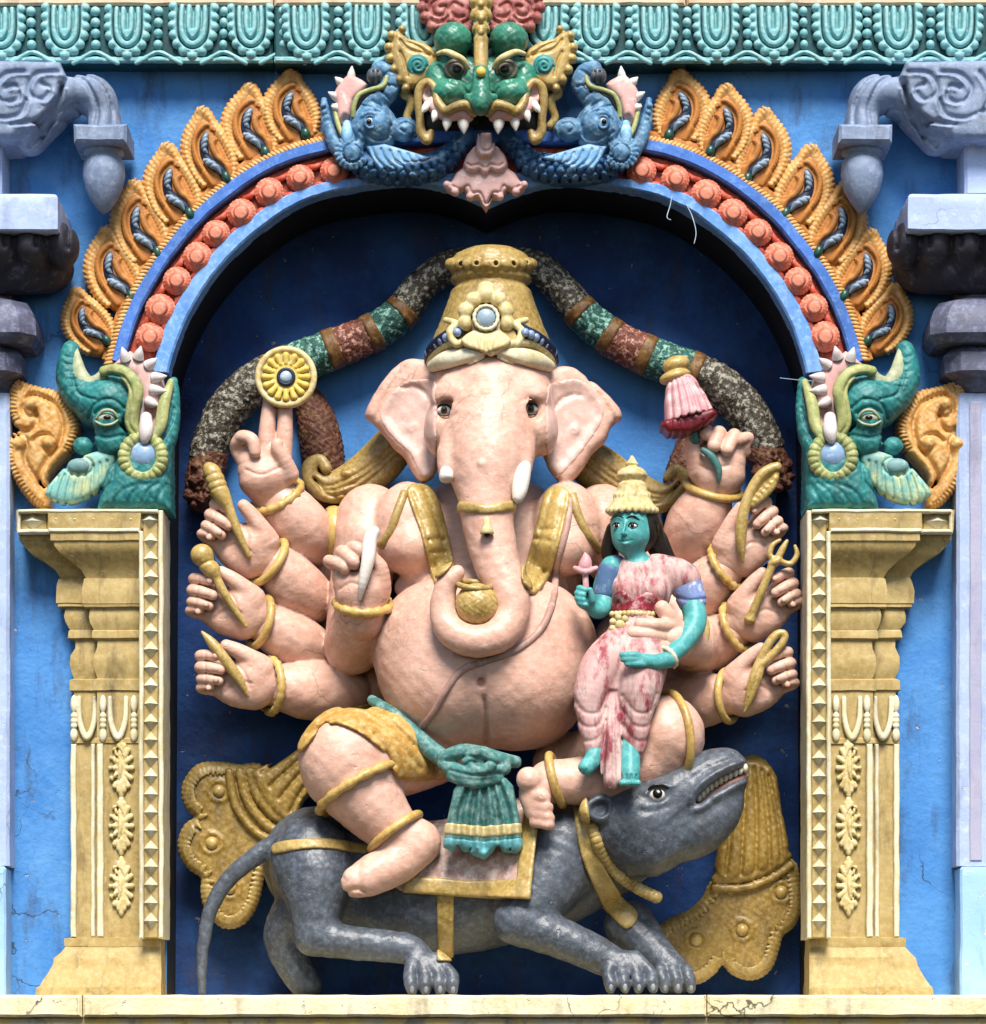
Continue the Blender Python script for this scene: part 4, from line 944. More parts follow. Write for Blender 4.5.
for s in (-1, 1):
    k.tube([(JX+s*16, 340, jd+2, 3), (JX+s*30, 344, jd, 4), (JX+s*36, 332, jd-2, 4), (JX+s*30, 324, jd-4, 3.5), (JX+s*40, 320, jd-8, 3)], k=2)
k.groove([(JX+14*math.cos(a), JY+14*math.sin(a)) for a in np.linspace(0, 6.28, 30)], 1.4, 2.5, d=68, n=1)
sculpt('front_jewel', k, M['palegold'], crown)
p = P(JX, JY, jd+7); V, F = ball(p, (9.5, 5, 9.5), 20, 12); obj('gem', V, F, M['silver'], crown)
V, F = ring(p+[0, 1.5, 0], (0, 1, 0), 11.5, 1.9, 40, 8, bead=26); obj('gem_rim', V, F, M['cream'], crown)

# ---------------------------------------------------------------- bangles, armlets, anklets
def bangle(name, px, d, axis, rad, r, squash=1.0, bead=0, mat='bangle', fl=1.0):
    V, F = ring(P(*px, d), axis, rad, r, 44, 10, squash, bead, up=(0, 0, 1) if abs(axis[2]) < .8 else (1, 0, 0), fl=fl); return obj(name, V, F, M[mat], deity)
bangle('bangle', (277, 497), -12, (.42, -.5, -.72), 26, 4.6, bead=16)
bangle('bangle', (268, 562), -6, (.72, -.5, -.5), 25.5, 4.4, bead=0)
bangle('bangle', (260, 622), -4, (.85, -.45, -.22), 25, 4.2, bead=0)
bangle('bangle', (271, 686), -2, (.85, -.45, .04), 26, 4.2, bead=18)
bangle('bangle', (713, 489), -12, (-.2, -.45, -.85), 27, 4.4)
bangle('bangle', (728, 568), -6, (-.7, -.5, -.5), 25, 4.2, bead=16)
bangle('bangle', (737, 628), -4, (-.75, -.5, -.35), 25, 4.0, bead=16)
bangle('bangle', (728, 696), -2, (-.85, -.45, -.02), 25, 4.0)
bangle('bangle', (363, 604), 40, (-.05, -.45, -.85), 26, 4.6, bead=14)
bangle('bangle', (694, 640), 24, (.9, -.35, -.1), 26, 4.4)
c = BODY
def front_rope(name, px, r, off=1.0, mat='gold', n=5, fd=.8, src=None, seg=10, parent=None):
    src = src or BODY
    q = catmull(np.array(px, float), n); out = []
    ds = np.array([src.front(x, y, np.nan) for x, y in q[:, :2]]); ok = ~np.isnan(ds)
    ds = np.interp(np.arange(len(ds)), np.arange(len(ds))[ok], ds[ok])
    ds = np.convolve(np.r_[ds[0], ds, ds[-1]], [.25, .5, .25], 'valid')
    for (x, y), d in zip(q[:, :2], ds): out.append(np.append(P(x, y, d+off), r))
    V, F = sweep(np.array(out), seg=seg, fd=fd); return obj(name, V, F, M[mat], parent or deity)
bangle('anklet', (395, 832), 58, (.55, .05, -.75), 29, 4.4, bead=0)
bangle('knee_band', (359, 788), 60, (.5, .1, -.85), 44, 4.6, bead=30)
bangle('anklet', (556, 780), 70, (.95, .15, .25), 25, 4.4)
bangle('knee_band', (672, 738), 52, (.95, -.35, .12), 44, 4.2)
# ---------------------------------------------------------------- straps, thread, cloths
sk = lambda poly, t, name, mat, sm=3, d=40, **kw: sculpt(name, BODY.shell(poly, t, sm, d, **kw), M[mat], deity)
def strap(outline, t, name, mat, gro=()):
    s = BODY.shell(outline, t, 3, 40)
    for g in gro: s.groove(g, 1.8, 2.2, d=40)
    return sculpt(name, s, M[mat], deity)
strap([(406, 486), (428, 480), (440, 500), (450, 540), (455, 572), (438, 590), (430, 570), (420, 530)], 4.5, 'chest_strap', 'gold', [[(412, 490), (426, 532), (438, 580)], [(424, 486), (440, 530), (449, 566)], [(428, 540), (444, 536)], [(431, 552), (447, 548)]])
strap([(548, 484), (570, 490), (563, 530), (552, 570), (534, 600), (520, 588), (528, 552), (538, 515)], 4.5, 'chest_strap', 'gold', [[(553, 488), (538, 540), (526, 586)], [(565, 492), (555, 540), (536, 590)], [(534, 536), (550, 542)], [(540, 528), (556, 530)]])
front_rope('shoulder_cord', [(405, 492), (398, 510), (390, 532), (380, 546)], 4.5, 1, 'ochre')
front_rope('shoulder_cord', [(572, 494), (578, 515), (588, 535), (600, 550)], 4.5, 1, 'ochre')
front_rope('sacred_thread', [(571, 498), (566, 530), (557, 565), (553, 600), (540, 630), (515, 650), (485, 661), (462, 670), (446, 690), (434, 712), (420, 728)], 3.6, .6, 'thread')
th = BODY.crop(455, 480, 520, 540)
s = BODY.shell([(459, 503), (487, 510), (514, 502), (515, 512), (487, 519), (458, 513)], 3.5, 2, 80, dr=(40, 130)); sculpt('trunk_band', s, M['gold'], deity)
d = BODY.front(487, 520)
V, F = lathe([(1, 8), (3.5, 6), (4, 0), (5.5, -4), (7, -8), (6, -9), (1, -9)], P(487, 525, d+5), 18); bell = obj('bell', V, F, M['palegold'], deity)
V, F = ball(P(487, 534, d+6), 3.4); obj('clapper', V, F, M['black'], bell)
# gold loincloth over the raised thigh and the teal sash
s = BODY.shell([(300, 748), (318, 722), (350, 700), (378, 696), (420, 735), (447, 768), (440, 778), (400, 782), (388, 760), (360, 738), (330, 730), (306, 756)], 5, 3, 40)
for g in ([(312, 738), (350, 716), (384, 730), (420, 770)], [(322, 726), (356, 706), (392, 728), (436, 770)], [(380, 712), (410, 742), (436, 764)], [(346, 724), (376, 740), (396, 768)]): s.groove(g, 2.2, 2.6, d=50)
sculpt('loincloth', s, M['orangegold'], deity)
k = Clay(362, 690, 520, 800, 10, 118, 1.2)
k.tube([(372, 700, 44, 5), (392, 714, 56, 7), (412, 732, 62, 8), (434, 752, 66, 9), (450, 762, 70, 9)], k=2)
for q in ([(446, 758, 80, 8), (462, 752, 88, 8), (480, 755, 92, 9), (500, 760, 86, 8), (516, 762, 76, 6)], [(444, 764, 80, 7), (460, 772, 90, 8), (482, 772, 94, 9), (504, 768, 86, 7)], [(466, 760, 96, 5), (482, 752, 98, 6), (492, 762, 99, 6), (482, 772, 99, 5), (472, 766, 98, 4)], [(452, 776, 86, 6), (474, 782, 92, 7), (498, 778, 88, 6)]): k.tube(q, k=1.5)
for g in ([(446, 761), (470, 757), (500, 765)], [(450, 770), (474, 776), (500, 773)]): k.groove(g, 1.5, 2, d=95)
sculpt('sash_knot', k, M['tealsash'], deity)
k = Clay(436, 774, 530, 872, 40, 120, 1.2)
k.slab([(462, 778), (506, 778), (516, 800), (522, 846), (510, 852), (494, 848), (484, 858), (462, 848), (444, 846), (450, 806)], 66, 84, 4, 4, 12, k=2, smooth=2, slope=(0, .12))
for x in (460, 472, 484, 497, 508): k.groove([((x-484)*.55+484, 780), (x, 815), (x+(x-484)*.1, 848)], 3, 5, d=84)
for x in (454, 466, 478, 491, 503, 515): k.groove([((x-484)*.55+484, 780), (x, 815), (x+(x-484)*.12, 848)], 2.6, -2.4, d=84)
sash = sculpt('sash_end', k, M['tealsash'], deity)
K2 = k.shell([(440, 822), (484, 826), (526, 822), (527, 834), (484, 838), (440, 834)], 1.2, 0, 84); sculpt('hem_band', K2, M['palegold'], sash)
K2 = k.shell([(440, 837), (484, 841), (527, 837), (528, 862), (440, 862)], 1.0, 0, 84); sculpt('hem', K2, M['seahem'], sash)
# ================================================================ the grey rodent mount
mouse = thing('rodent_statue', 'grey rodent statue with open mouth lying under the seated elephant-headed figure', 'statue', P(480, 992, 30))
CLAWS = []
c = Clay(185, 735, 760, 1000, -92, 118, 1.7)
c.tube([(318, 862, -18, 56), (380, 890, -20, 62), (460, 890, -18, 64), (540, 868, -8, 64), (590, 850, 4, 56), (625, 835, 22, 48)], k=8)
c.ell((312, 862, 24), (42, 42, 48), k=8)
c.tube([(316, 880, 40, 36), (316, 912, 50, 26), (314, 936, 56, 19)], k=8)
c.tube([(314, 936, 56, 19), (345, 942, 60, 17), (385, 946, 62, 16), (410, 950, 64, 15), (426, 966, 66, 13)], k=6)
c.ell((430, 972, 68), (22, 18, 14), k=8)
for i, x in enumerate((411, 425, 439, 452)): c.tube([(424+(i-1.5)*7, 960, 74, 8), (x-1, 974, 82, 6.6), (x, 984, 88, 7), (x+1, 991, 88, 5)], k=1.6, n=3); CLAWS.append((x+1, 989, 93))
c.tube([(300, 912, -8, 28), (284, 936, -10, 21), (292, 962, -10, 18), (306, 985, -6, 16)], k=6)
c.tube([(562, 850, 36, 42), (544, 890, 52, 32), (520, 920, 62, 24)], k=10)
c.tube([(516, 922, 64, 22), (560, 938, 68, 20), (596, 954, 70, 18), (618, 966, 72, 15)], k=6)
c.ell((627, 970, 74), (22, 16, 14), k=8)
for i, x in enumerate((608, 622, 636, 650)): c.tube([(624+(i-1.5)*7, 958, 78, 8), (x, 972, 86, 6.4), (x+2, 982, 92, 6.8), (x+3, 989, 92, 4.8)], k=1.6, n=3); CLAWS.append((x+3, 987, 97))
c.tube([(630, 925, 0, 26), (652, 950, 16, 19), (672, 968, 30, 15)], k=6); c.ell((676, 980, 34), (20, 14, 14), k=6)
for i, x in enumerate((662, 675, 688)): c.tube([(x-2, 970, 42, 6.4), (x+1, 980, 48, 6.4), (x+3, 989, 48, 4.8)], k=1.6, n=3); CLAWS.append((x+3, 987, 52))
# head, thrown back to the right
c.ell((634, 822, 46), (56, 50, 42), a=25, k=14)
c.ell((648, 840, 54), (44, 36, 38), a=30, k=10)
c.tube([(660, 806, 50, 38), (690, 790, 54, 33), (712, 778, 56, 28), (724, 772, 56, 24)], k=10)
c.tube([(664, 834, 48, 32), (694, 826, 52, 31), (714, 812, 54, 26), (724, 801, 55, 20), (729, 792, 56, 14)], k=8)
c.slab([(694, 804), (698, 796), (709, 785), (726, 774), (752, 763), (754, 774), (730, 784), (711, 795), (701, 804)], 58, 110, 2, k=2, op='-', dn=80)
c.groove([(690, 804), (693, 793), (706, 780), (724, 769), (744, 760)], 3, -4, d=80, dr=(40, 120)); c.groove([(692, 811), (702, 808), (714, 799), (731, 789), (746, 781)], 3, -3.5, d=80, dr=(40, 120))
c.groove([(694, 778), (712, 766), (738, 757)], 2, 1.6, d=80, dr=(40, 120))
c.ell((657, 795, c.front(657, 795)), (9, 6, 7), k=4, op='-')
c.groove([(645, 795), (655, 785), (672, 787)], 2.6, -2.4, d=80, dr=(30, 120)); c.groove([(640, 812), (655, 812), (672, 804)], 3, 2, d=80, dr=(30, 120))
c.groove([(596, 850), (620, 868), (650, 874), (680, 858)], 5, 3, d=80, dr=(10, 120))
# ear
c.slab([(583, 812), (588, 800), (602, 793), (614, 800), (613, 815), (604, 823), (590, 820)], 60, 94, 5, 2, k=3, smooth=3, slope=(-.3, 0)); c.dish([(588, 811), (594, 801), (608, 800), (609, 814), (598, 819)], 7, 5, d=90, dr=(70, 120))
# tail
c.tube([(302, 834, 20, 13), (280, 842, 24, 11), (256, 856, 26, 9.5), (230, 878, 26, 8.5), (212, 906, 26, 7.5), (204, 940, 26, 6.5), (202, 968, 26, 5.5), (202, 992, 26, 4)], k=4)
c.lumpy(.4, 26); MOUSE = c
obj('body', *c.mesh(2), M['slate'], mouse)
for q_ in CLAWS: V, F = ball(P(*q_), (2.4, 2.4, 4), 10, 8); obj('claw', V, F, M['clawgrey'], mouse)
d = 84
V, F = ball(P(657, 795, MOUSE.front(657, 795)+1), (8, 5, 6.5)); e = obj('eye', V, F, M['white'], mouse)
V, F = ball(P(657.5, 793.5, MOUSE.front(657, 795)+4.5), (5, 3, 5)); obj('iris', V, F, M['black'], e)
de = MOUSE.front(657, 795)
V, F = rope([(645, 797, de+2, 1), (651, 787, de+5, 1.4), (661, 785, de+5, 1.4), (672, 790, de+2, 1)]); obj('eyelid', V, F, M['black'], e)
V, F = ball(P(658.5, 792, de+7), (1.4, 1, 1.4)); obj('glint', V, F, M['white'], e)
ms = []
tq = resample(catmull(np.array([(699, 798), (709, 788), (726, 777), (745, 768)], float), 6), 11)
for i, (x, y) in enumerate(tq): ms.append(ball(P(x, y, 69-abs(i-5)*.4), (3.2, 4.5, 4.6)))
V, F = join(*ms); obj('teeth', V, F, M['tooth'], mouse)
V, F = rope([(699, 804, 62, 3.4), (713, 794, 67, 3.4), (732, 783, 67, 3.4), (747, 775, 60, 2.6)]); obj('lip', V, F, M['lip'], mouse)
sk = lambda poly, t, name, mat, sm=3, dd=60, gro=(), **kw: sculpt(name, MOUSE.shell(poly, t, sm, dd, **kw), M[mat], mouse)
sk([(573, 796), (584, 790), (590, 830), (602, 862), (622, 892), (640, 912), (628, 928), (608, 908), (590, 880), (578, 846)], 4, 'collar', 'gold')
q = resample(catmull(np.array([(592, 826), (600, 848), (614, 870), (634, 886), (656, 897)], float), 8), 22); ms = []
for x, y in q:
    dd = max(MOUSE.front(x, y, 50), 20); ms.append(ball(P(x, y, dd+1), (6.5, 5.5, 6.2)))
V, F = join(*ms); obj('bead_collar', V, F, M['gold'], mouse)
sk([(436, 890), (454, 890), (453, 962), (437, 962)], 3.5, 'girth_strap', 'gold', 0)
sk([(272, 842), (300, 839), (330, 838), (366, 842), (366, 852), (330, 849), (300, 850), (272, 853)], 3, 'rump_strap', 'gold', 2, dr=(5, 118))
sk([(380, 790), (440, 780), (540, 780), (536, 820), (532, 862), (529, 900), (470, 896), (400, 890), (372, 870)], 9, 'saddle_cloth', 'saddle', 0, rnd=3, dr=(-10, 118))
sk([(404, 874), (470, 880), (516, 880), (520, 840), (524, 800), (541, 800), (534, 860), (530, 901), (470, 897), (402, 892)], 12, 'saddle_border', 'gold', 0, rnd=3, dr=(-10, 118))
# the cloth hanging over the rodent's back: pad that fills between rider and mount
# ================================================================ small turquoise figure on the knee
lady = thing('person', 'small turquoise-skinned seated woman in worn pink sari and tall gold crown on the statue knee', 'person', P(625, 785, 80))
c = Clay(562, 500, 712, 795, 20, 140, 1.1)
c.ell((640, 588, 60), (26, 16, 33), k=6); c.ell((636, 610, 62), (20, 15, 30), k=6)
c.tube([(640, 566, 60, 9), (634, 550, 62, 9)], k=4, n=1)
c.ell((631, 525, 62), (20, 22, 24), k=4); c.ell((626.5, 540, 68), (12.5, 13, 13), k=10); c.ell((640, 536, 66), (9, 12, 11), k=8)
c.tube([(625.5, 521, 83.5, 1.1), (624, 528, 85, 1.5), (623, 533, 86.2, 1.9)], k=2.5, n=3); c.ell((623.5, 534, 84.5), (3.4, 2, 1.6), k=1.5)
for x in (617, 633): c.ell((x, 525.5, 86), (5.5, 4, 3.4), k=3, op='-')
c.groove([(609, 519), (616, 516.5), (622, 519)], 1.4, -1.2, d=80, dr=(60, 120)); c.groove([(629, 519), (636, 516), (643, 520)], 1.4, -1.2, d=80, dr=(60, 120))
c.tube([(619.5, 540.2, 79.6, .8), (623, 539.6, 80.6, 1.2), (625, 540.2, 80.9, 1.1), (627, 539.6, 80.6, 1.2), (631, 540, 79.4, .8)], k=1, n=3); c.tube([(620.5, 541.8, 79.6, .9), (625, 543.4, 80.8, 1.7), (630, 541.8, 79.4, .9)], k=1, n=3); c.groove([(618, 540.6), (625, 541.6), (632, 540.2)], .7, 1.0, d=80, n=3, dr=(70, 120))
c.ell((653, 527, 60), (5, 6, 8.5), k=2); c.ell((653, 527, 66), (2.4, 3, 5), k=1, op='-')
c.tube([(612, 568, 58, 12), (604, 588, 56, 11), (603, 606, 62, 9.5), (596, 610, 74, 8), (589, 603, 80, 7)], k=4)
c.ell((585, 598, 82), (10, 7, 11), k=4)
for i, (x, y) in enumerate(((579, 588), (577, 593), (577, 598), (579, 603))): c.tube([(x+8, y+1, 84, 3.2), (x, y, 90, 3), (x+7, y+2, 94, 2.6)], k=1, n=3)
c.tube([(592, 600, 88, 3.6), (590, 590, 92, 3)], k=1, n=1)
c.tube([(678, 576, 56, 14), (690, 598, 60, 12), (695, 622, 68, 11.5), (684, 642, 78, 10), (670, 656, 90, 8.5)], k=4)
c.tube([(668, 660, 96, 8), (655, 662, 106, 7.5), (642, 660, 110, 6.5)], k=3)
for i, (x, y) in enumerate(((622, 655), (623, 659.5), (627, 664))): c.tube([(648, 658+i*3, 110, 3.2), ((x+648)/2, y, 116, 3.4), (x, y, 115, 2.8)], k=1, n=3)
c.tube([(600, 740, 96, 9), (594, 758, 102, 9), (586, 768, 110, 8)], k=4); c.tube([(630, 744, 98, 9), (630, 764, 106, 10), (630, 777, 114, 9)], k=4)
for i in range(4): c.groove([(621+i*5, 776), (620+i*5.4, 790)], 1.2, 2, d=112, n=1); c.groove([(583-i*3+4, 770), (580-i*2.5+3, 780)], 1, 1.5, d=112, n=1)
for o in range(4): c.ell((622+o*5.3, 783, 120), (3, 4, 3.4), k=1.5)
LADY = c
obj('body', *c.mesh(1), M['turq'], lady)
for x, a in ((617, -1), (633, 1)):
    d = LADY.front(x, 525.5); V, F = ball(P(x, 525.5, d+.4), (4.2, 2.2, 2.3), 14, 9); e = obj('eye', V, F, M['white'], lady)
    V, F = ball(P(x-.6, 525.3, d+1.7), (2.1, 1.4, 2.2), 12, 8); obj('iris', V, F, M['black'], e)
    V, F = rope([(x-5, 525.6, d+1.2, .5), (x-1, 522.6, d+2.4, .8), (x+5, 525, d+1.2, .5)], seg=6); obj('eyelid', V, F, M['black'], e)
    q = [(x-6.5, 519.5 if x < 625 else 518, 0, .5), (x, 516.0, 0, 1.0), (x+6.5, 518 if x < 625 else 520, 0, .5)]; q = [(a_, b_, LADY.front(a_, b_, 80)+.6, r_) for a_, b_, _, r_ in q]
    V, F = rope(q, seg=6); obj('eyebrow', V, F, M['black'], lady)
k = Clay(590, 495, 700, 580, 20, 100, 1.2)
k.ell((636, 526, 58), (24, 20, 28), k=4); k.tube([(648, 520, 50, 12), (658, 545, 40, 12), (670, 562, 34, 9), (678, 570, 30, 6)], k=5); k.tube([(614, 530, 50, 8), (610, 550, 44, 9), (612, 566, 42, 7)], k=4)
k.ell((630, 530, 78), (17, 20, 22), k=2, op='-')
for i in range(5): k.groove([(654+i*5, 525+i), (664+i*5, 560), (676+i*3, 580)], 1.5, 1.6, d=60)
sculpt('hair', k, M['hair'], lady)
k = Clay(600, 450, 662, 524, 20, 105, 1.0)
turned(k, [(1, 455), (3.5, 460), (6.5, 464), (5, 467), (9, 468), (14, 472), (15.5, 476), (13, 480), (11, 482), (14, 484), (15, 490), (18, 499), (21, 504), (24, 508), (25, 511.5), (23.5, 514.5), (20, 516)], 632, 62, 1, .95)
for i in range(12):
    a = R(i*180/11); k.ell((632-24*math.cos(a), 510.5-1.5*math.sin(a), 62+23*math.sin(a)), (3, 3, 3.6), k=.8); k.ell((632-16.5*math.cos(a), 496, 62+15*math.sin(a)), (2.6, 2.6, 4.2), k=.8)
k.lumpy(.2, 10); sculpt('crown', k, M['palegold'], lady)
k = Clay(570, 555, 705, 790, 20, 135, 1.2)
# bodice and drape
k.ell((641, 590, 62), (30, 19, 31), k=5); k.ell((636, 612, 64), (24, 18.5, 26), k=6); k.ell((627, 590, 76), (13, 11, 13), k=6); k.ell((653, 591, 76), (13, 11, 13), k=6); k.ell((640, 567, 60), (24, 13, 12), k=5)
k.tube([(658, 567, 58, 13), (676, 574, 58, 16), (684, 580, 58, 17)], k=5)
k.ell((637, 557, 62), (12, 40, 7), k=3, op='-')
for i in range(6): k.groove([(616+i*8, 570), (620+i*7, 592), (618+i*8, 616)], 1.6, 1.1, d=80, dr=(40, 130))
# skirt
k.ell((636, 634, 64), (27, 21, 24), k=6)
k.tube([(628, 642, 70, 22), (604, 664, 84, 21), (592, 690, 92, 18), (590, 716, 94, 14), (596, 748, 97, 11)], k=6)
k.tube([(646, 642, 70, 22), (644, 664, 84, 23), (640, 688, 94, 21), (637, 716, 96, 16), (634, 750, 98, 11)], k=6)
k.tube([(614, 672, 88, 8), (613, 710, 96, 10), (612, 750, 104, 12), (612, 778, 110, 11)], k=6, fd=.7)
for s, x in ((-1, 590), (1, 640)):
    for i in range(4): k.groove([(x-17, 696+i*14), (x-6, 712+i*14), (x+9, 712+i*13), (x+16, 694+i*13)], 1.8, 1.4, d=105, dr=(60, 135))
for x in (606, 611, 616, 621): k.groove([(613+(x-613)*.5, 690), (x, 730), (613+(x-613)*1.5, 786)], 1.6, 2.2, d=108)
sari = sculpt('sari', k, M['sari'], lady)
k2 = k.shell([(660, 566), (700, 572), (700, 606), (668, 606), (672, 588)], .9, 0, 62); 
k2 = Clay(662, 570, 706, 608, 30, 90, 1.1); k2.tube([(683, 578, 57, 16.5), (692, 600, 60, 14.5)], k=1, n=1); k2.groove([(676, 596), (690, 601), (706, 598)], 1.5, 1.5, d=70); sculpt('sleeve', k2, M['sariblue'], lady)
k2 = Clay(590, 552, 632, 606, 30, 90, 1.1); k2.tube([(616, 566, 57, 11), (611, 572, 57.5, 13.2), (605, 592, 57, 12.4)], k=1, n=1); sculpt('sleeve', k2, M['sleeveblue'], lady)
ms = [ball(P(612+i*4.1, 613+.5*abs(i-5)*.4, 82.5-abs(i-5)*1.1), (2.8, 3, 3)) for i in range(11)]
ms += [ball(P(620+8*math.cos(a), 625+8*math.sin(a), 84), (3.4, 3, 3.4)) for a in np.linspace(0, 2*math.pi, 8)[:-1]]+[ball(P(620, 625, 85), (5, 4, 5))]
V, F = join(*ms); obj('belt', V, F, M['palegold'], lady)
V, F = ring(P(669, 657, 91), (.75, -.35, .55), 10, 2.4, 26, 8, bead=14); obj('bangle', V, F, M['cream'], lady)
V, F = ball(P(652, 536, 64), (3, 3, 4)); obj('earring', V, F, M['palegold'], lady)
# red patch where the paint has kept its colour
sculpt('bodice_patch', k.shell([(612, 596), (622, 590), (634, 598), (646, 592), (658, 598), (660, 612), (640, 610), (612, 611)], .8, 2, 80, dr=(60, 130)), M['redcloth'], lady)

# ================================================================ things held in the hands
def one(name, label, cat, V, F, mat, at, **kw): return tag(obj(name, V, F, M[mat], None, at, **kw), label, cat)
t = thing('discus', 'round gold discus with petalled face on two raised fingers of the upper left hand', 'discus', P(286, 408, 8))
p = P(286, 377, 12)
c = Clay(250, 340, 322, 414, -4, 34, .9); c.slab([(286+30*math.cos(a), 377+30*math.sin(a)) for a in np.linspace(0, 2*math.pi, 41)[:-1]], 4, 16, 3, smooth=0)
c.tube([(286+28*math.cos(a), 377+28*math.sin(a), 16, 3.2) for a in np.linspace(0, 2*math.pi, 25)[:-1]], k=1, closed=True, n=2); sculpt('plate', c, M['palegold'], t)
c = Clay(250, 340, 322, 414, -4, 34, .8); 
c.slab([(286+15*math.cos(a), 377+15*math.sin(a)) for a in np.linspace(0, 2*math.pi, 31)[:-1]], 14, 19, 2)
for i in range(16):
    a = 2*math.pi*i/16; c.tube([(286+14*math.cos(a), 377+14*math.sin(a), 18, 2.4), (286+21.5*math.cos(a), 377+21.5*math.sin(a), 18, 3.6)], k=.8, n=1)
sculpt('petals', c, M['lemon'], t)
V, F = ring(P(286, 377, 20), (0, 1, 0), 7.5, 2, 30, 8); obj('boss_rim', V, F, M['navy'], t); V, F = ball(P(286, 377, 19.5), (6.6, 4, 6.6)); obj('boss', V, F, M['silver'], t)
V, F = ring(p+[0, 1, 0], (0, 1, 0), 24.4, 1.6, 40, 8); obj('inner_ring', V, F, M['olive'], t)
c = Clay(195, 455, 260, 565, 0, 50, 1.0); c.tube([(209, 468, 28, 6), (213, 474, 28, 9), (219, 490, 28, 9.5), (226, 502, 28, 6.5), (229, 508, 28, 5), (238, 532, 26, 4.4), (249, 556, 22, 2.6)], k=1, n=5)
for y in (476, 484, 491): c.groove([(200, y+4), (230, y-6)], 1.1, 1, d=28, n=1)
tag(sculpt('club', c, M['gold'], None, P(230, 530, 26)), 'tapering gold club with thick upper end in the second left hand from the top', 'club')
c = Clay(185, 540, 255, 635, 0, 60, 1.0); c.ell((202, 555, 30), (11.5, 11, 11), k=1); c.tube([(206, 563, 30, 9), (212, 570, 30, 8.5), (216, 576, 30, 5)], k=2, n=2); c.tube([(214, 573, 30, 4.6), (226, 596, 29, 4.2), (246, 626, 24, 2.4)], k=1, n=3)
c.groove([(196, 568), (216, 560)], 1.2, 1.5, d=30, n=1); tag(sculpt('mace', c, M['gold'], None, P(225, 595, 30)), 'gold mace with round ball head in the third left hand', 'mace')
c = Clay(195, 625, 258, 702, 0, 60, 1.0); c.tube([(202, 632, 30, 1.5), (212, 643, 31, 5), (224, 658, 31, 5.4), (238, 678, 29, 5), (248, 696, 24, 1.5)], k=1, n=4)
tag(sculpt('goad', c, M['gold'], None, P(225, 660, 30)), 'gold spindle-shaped goad in the lowest left hand', 'goad')
c = Clay(345, 525, 388, 610, 30, 110, 1.0); c.tube([(374, 532, 70, 6), (370, 540, 72, 7), (368, 560, 76, 6.6), (363, 582, 76, 4.6), (360, 600, 70, 1.2)], k=1, n=4)
tag(sculpt('broken_tusk', c, M['white'], None, P(367, 565, 74)), 'broken white tusk held up in the front left hand', 'tusk')
# pink lotus in the upper right hand
t = thing('lotus_flower', 'large pink upside-down lotus flower with gold cap in the upper right hand', 'flower', P(690, 435, 22))
ax = np.array([-.17, 0, 1]); 
c = Clay(650, 360, 725, 445, -14, 60, 1.0)
def tl(prof, k, x0, y0, x1, y1, d):
    for (a, r), (b, s) in zip(prof[:-1], prof[1:]): k.tube([(x0+(x1-x0)*a, y0+(y1-y0)*a, d, r), (x0+(x1-x0)*b, y0+(y1-y0)*b, d, s)], k=1, n=1)
tl([(0, 10), (.25, 18), (.6, 23), (.85, 25.5), (.95, 26)], c, 679, 380, 690, 424, 22)
c.slab([(650, 428), (655, 428), (720, 412), (724, 412), (724, 450), (650, 450)], -20, 70, 0, k=1, op='-', dn=22)
for i in range(-3, 4):
    x = i/3.3; c.groove([(679+x*12, 378), (684+x*22, 396), (689+x*27, 424)], 1.4, 2.2, d=30)
sculpt('petals', c, M['lotuspink'], t)
c = Clay(650, 400, 725, 445, -14, 60, 1.0); c.slab([(660, 424), (712, 411), (717, 417), (706, 428), (690, 436), (668, 436), (660, 430)], 2, 40, 4, 3, k=1, dn=22, smooth=0)
for i in range(7): c.groove([(663+i*8, 420), (666+i*7, 440)], 1.2, 1.5, d=40, n=1)
sculpt('calyx', c, M['maroon'], t)
c = Clay(650, 350, 715, 395, -14, 60, 1.0); c.ell((676, 365, 22), (14, 13, 9), k=1, a=15); c.ell((675, 377, 22), (16, 15, 7), k=1, a=15); sculpt('cap', c, M['gold'], t)
c = Clay(680, 415, 735, 490, -10, 60, 1.0); c.tube([(692, 430, 20, 6), (695, 440, 20, 5)], k=1, n=1); c.tube([(703, 450, 24, 3), (711, 456, 25, 4.2), (718, 468, 24, 4), (719, 478, 22, 2.4), (718, 484, 21, .8)], k=1, n=4); sculpt('stalk', c, M['stalk'], t)
c = Clay(728, 455, 790, 575, -10, 60, 1.0)
c.tube([(743, 562, 24, 1.5), (741, 546, 28, 4.6), (741, 530, 30, 6), (744, 510, 32, 5.5), (750, 492, 32, 5), (760, 476, 32, 5), (770, 469, 32, 5), (777, 467, 32, 5)], k=1, n=4)
c.tube([(776, 474, 30, 3.8), (772, 486, 30, 4.2), (763, 496, 30, 4), (752, 505, 30, 3.5)], k=1, n=4); c.slab([(750, 498), (760, 480), (774, 472), (770, 486), (757, 498)], 24, 30, 1.5)
for i in range(6): c.ell((775-i*4.2, 479+i*4.4, 30), (3.4, 5, 3.4), k=1)
tag(sculpt('noose', c, M['gold'], None, P(745, 520, 30)), 'gold looped noose with hooded top in the second right hand from the top', 'noose')
c = Clay(740, 530, 806, 630, -10, 60, 1.0); c.tube([(750, 619, 24, 6), (752, 614, 25, 4.5), (762, 590, 30, 4.2), (772, 566, 32, 4)], k=1, n=2); c.ell((775, 562, 32), (8, 6, 4.5), k=1, a=25)
c.tube([(775, 564, 32, 3.4), (782, 550, 32, 3.6), (787, 541, 32, 2)], k=1, n=2); c.tube([(778, 560, 32, 3), (770, 556, 32, 3), (772, 546, 32, 2.8), (780, 540, 32, 1.8)], k=1); c.tube([(778, 560, 32, 3), (790, 564, 32, 3), (797, 555, 32, 2.8), (795, 546, 32, 1.8)], k=1)
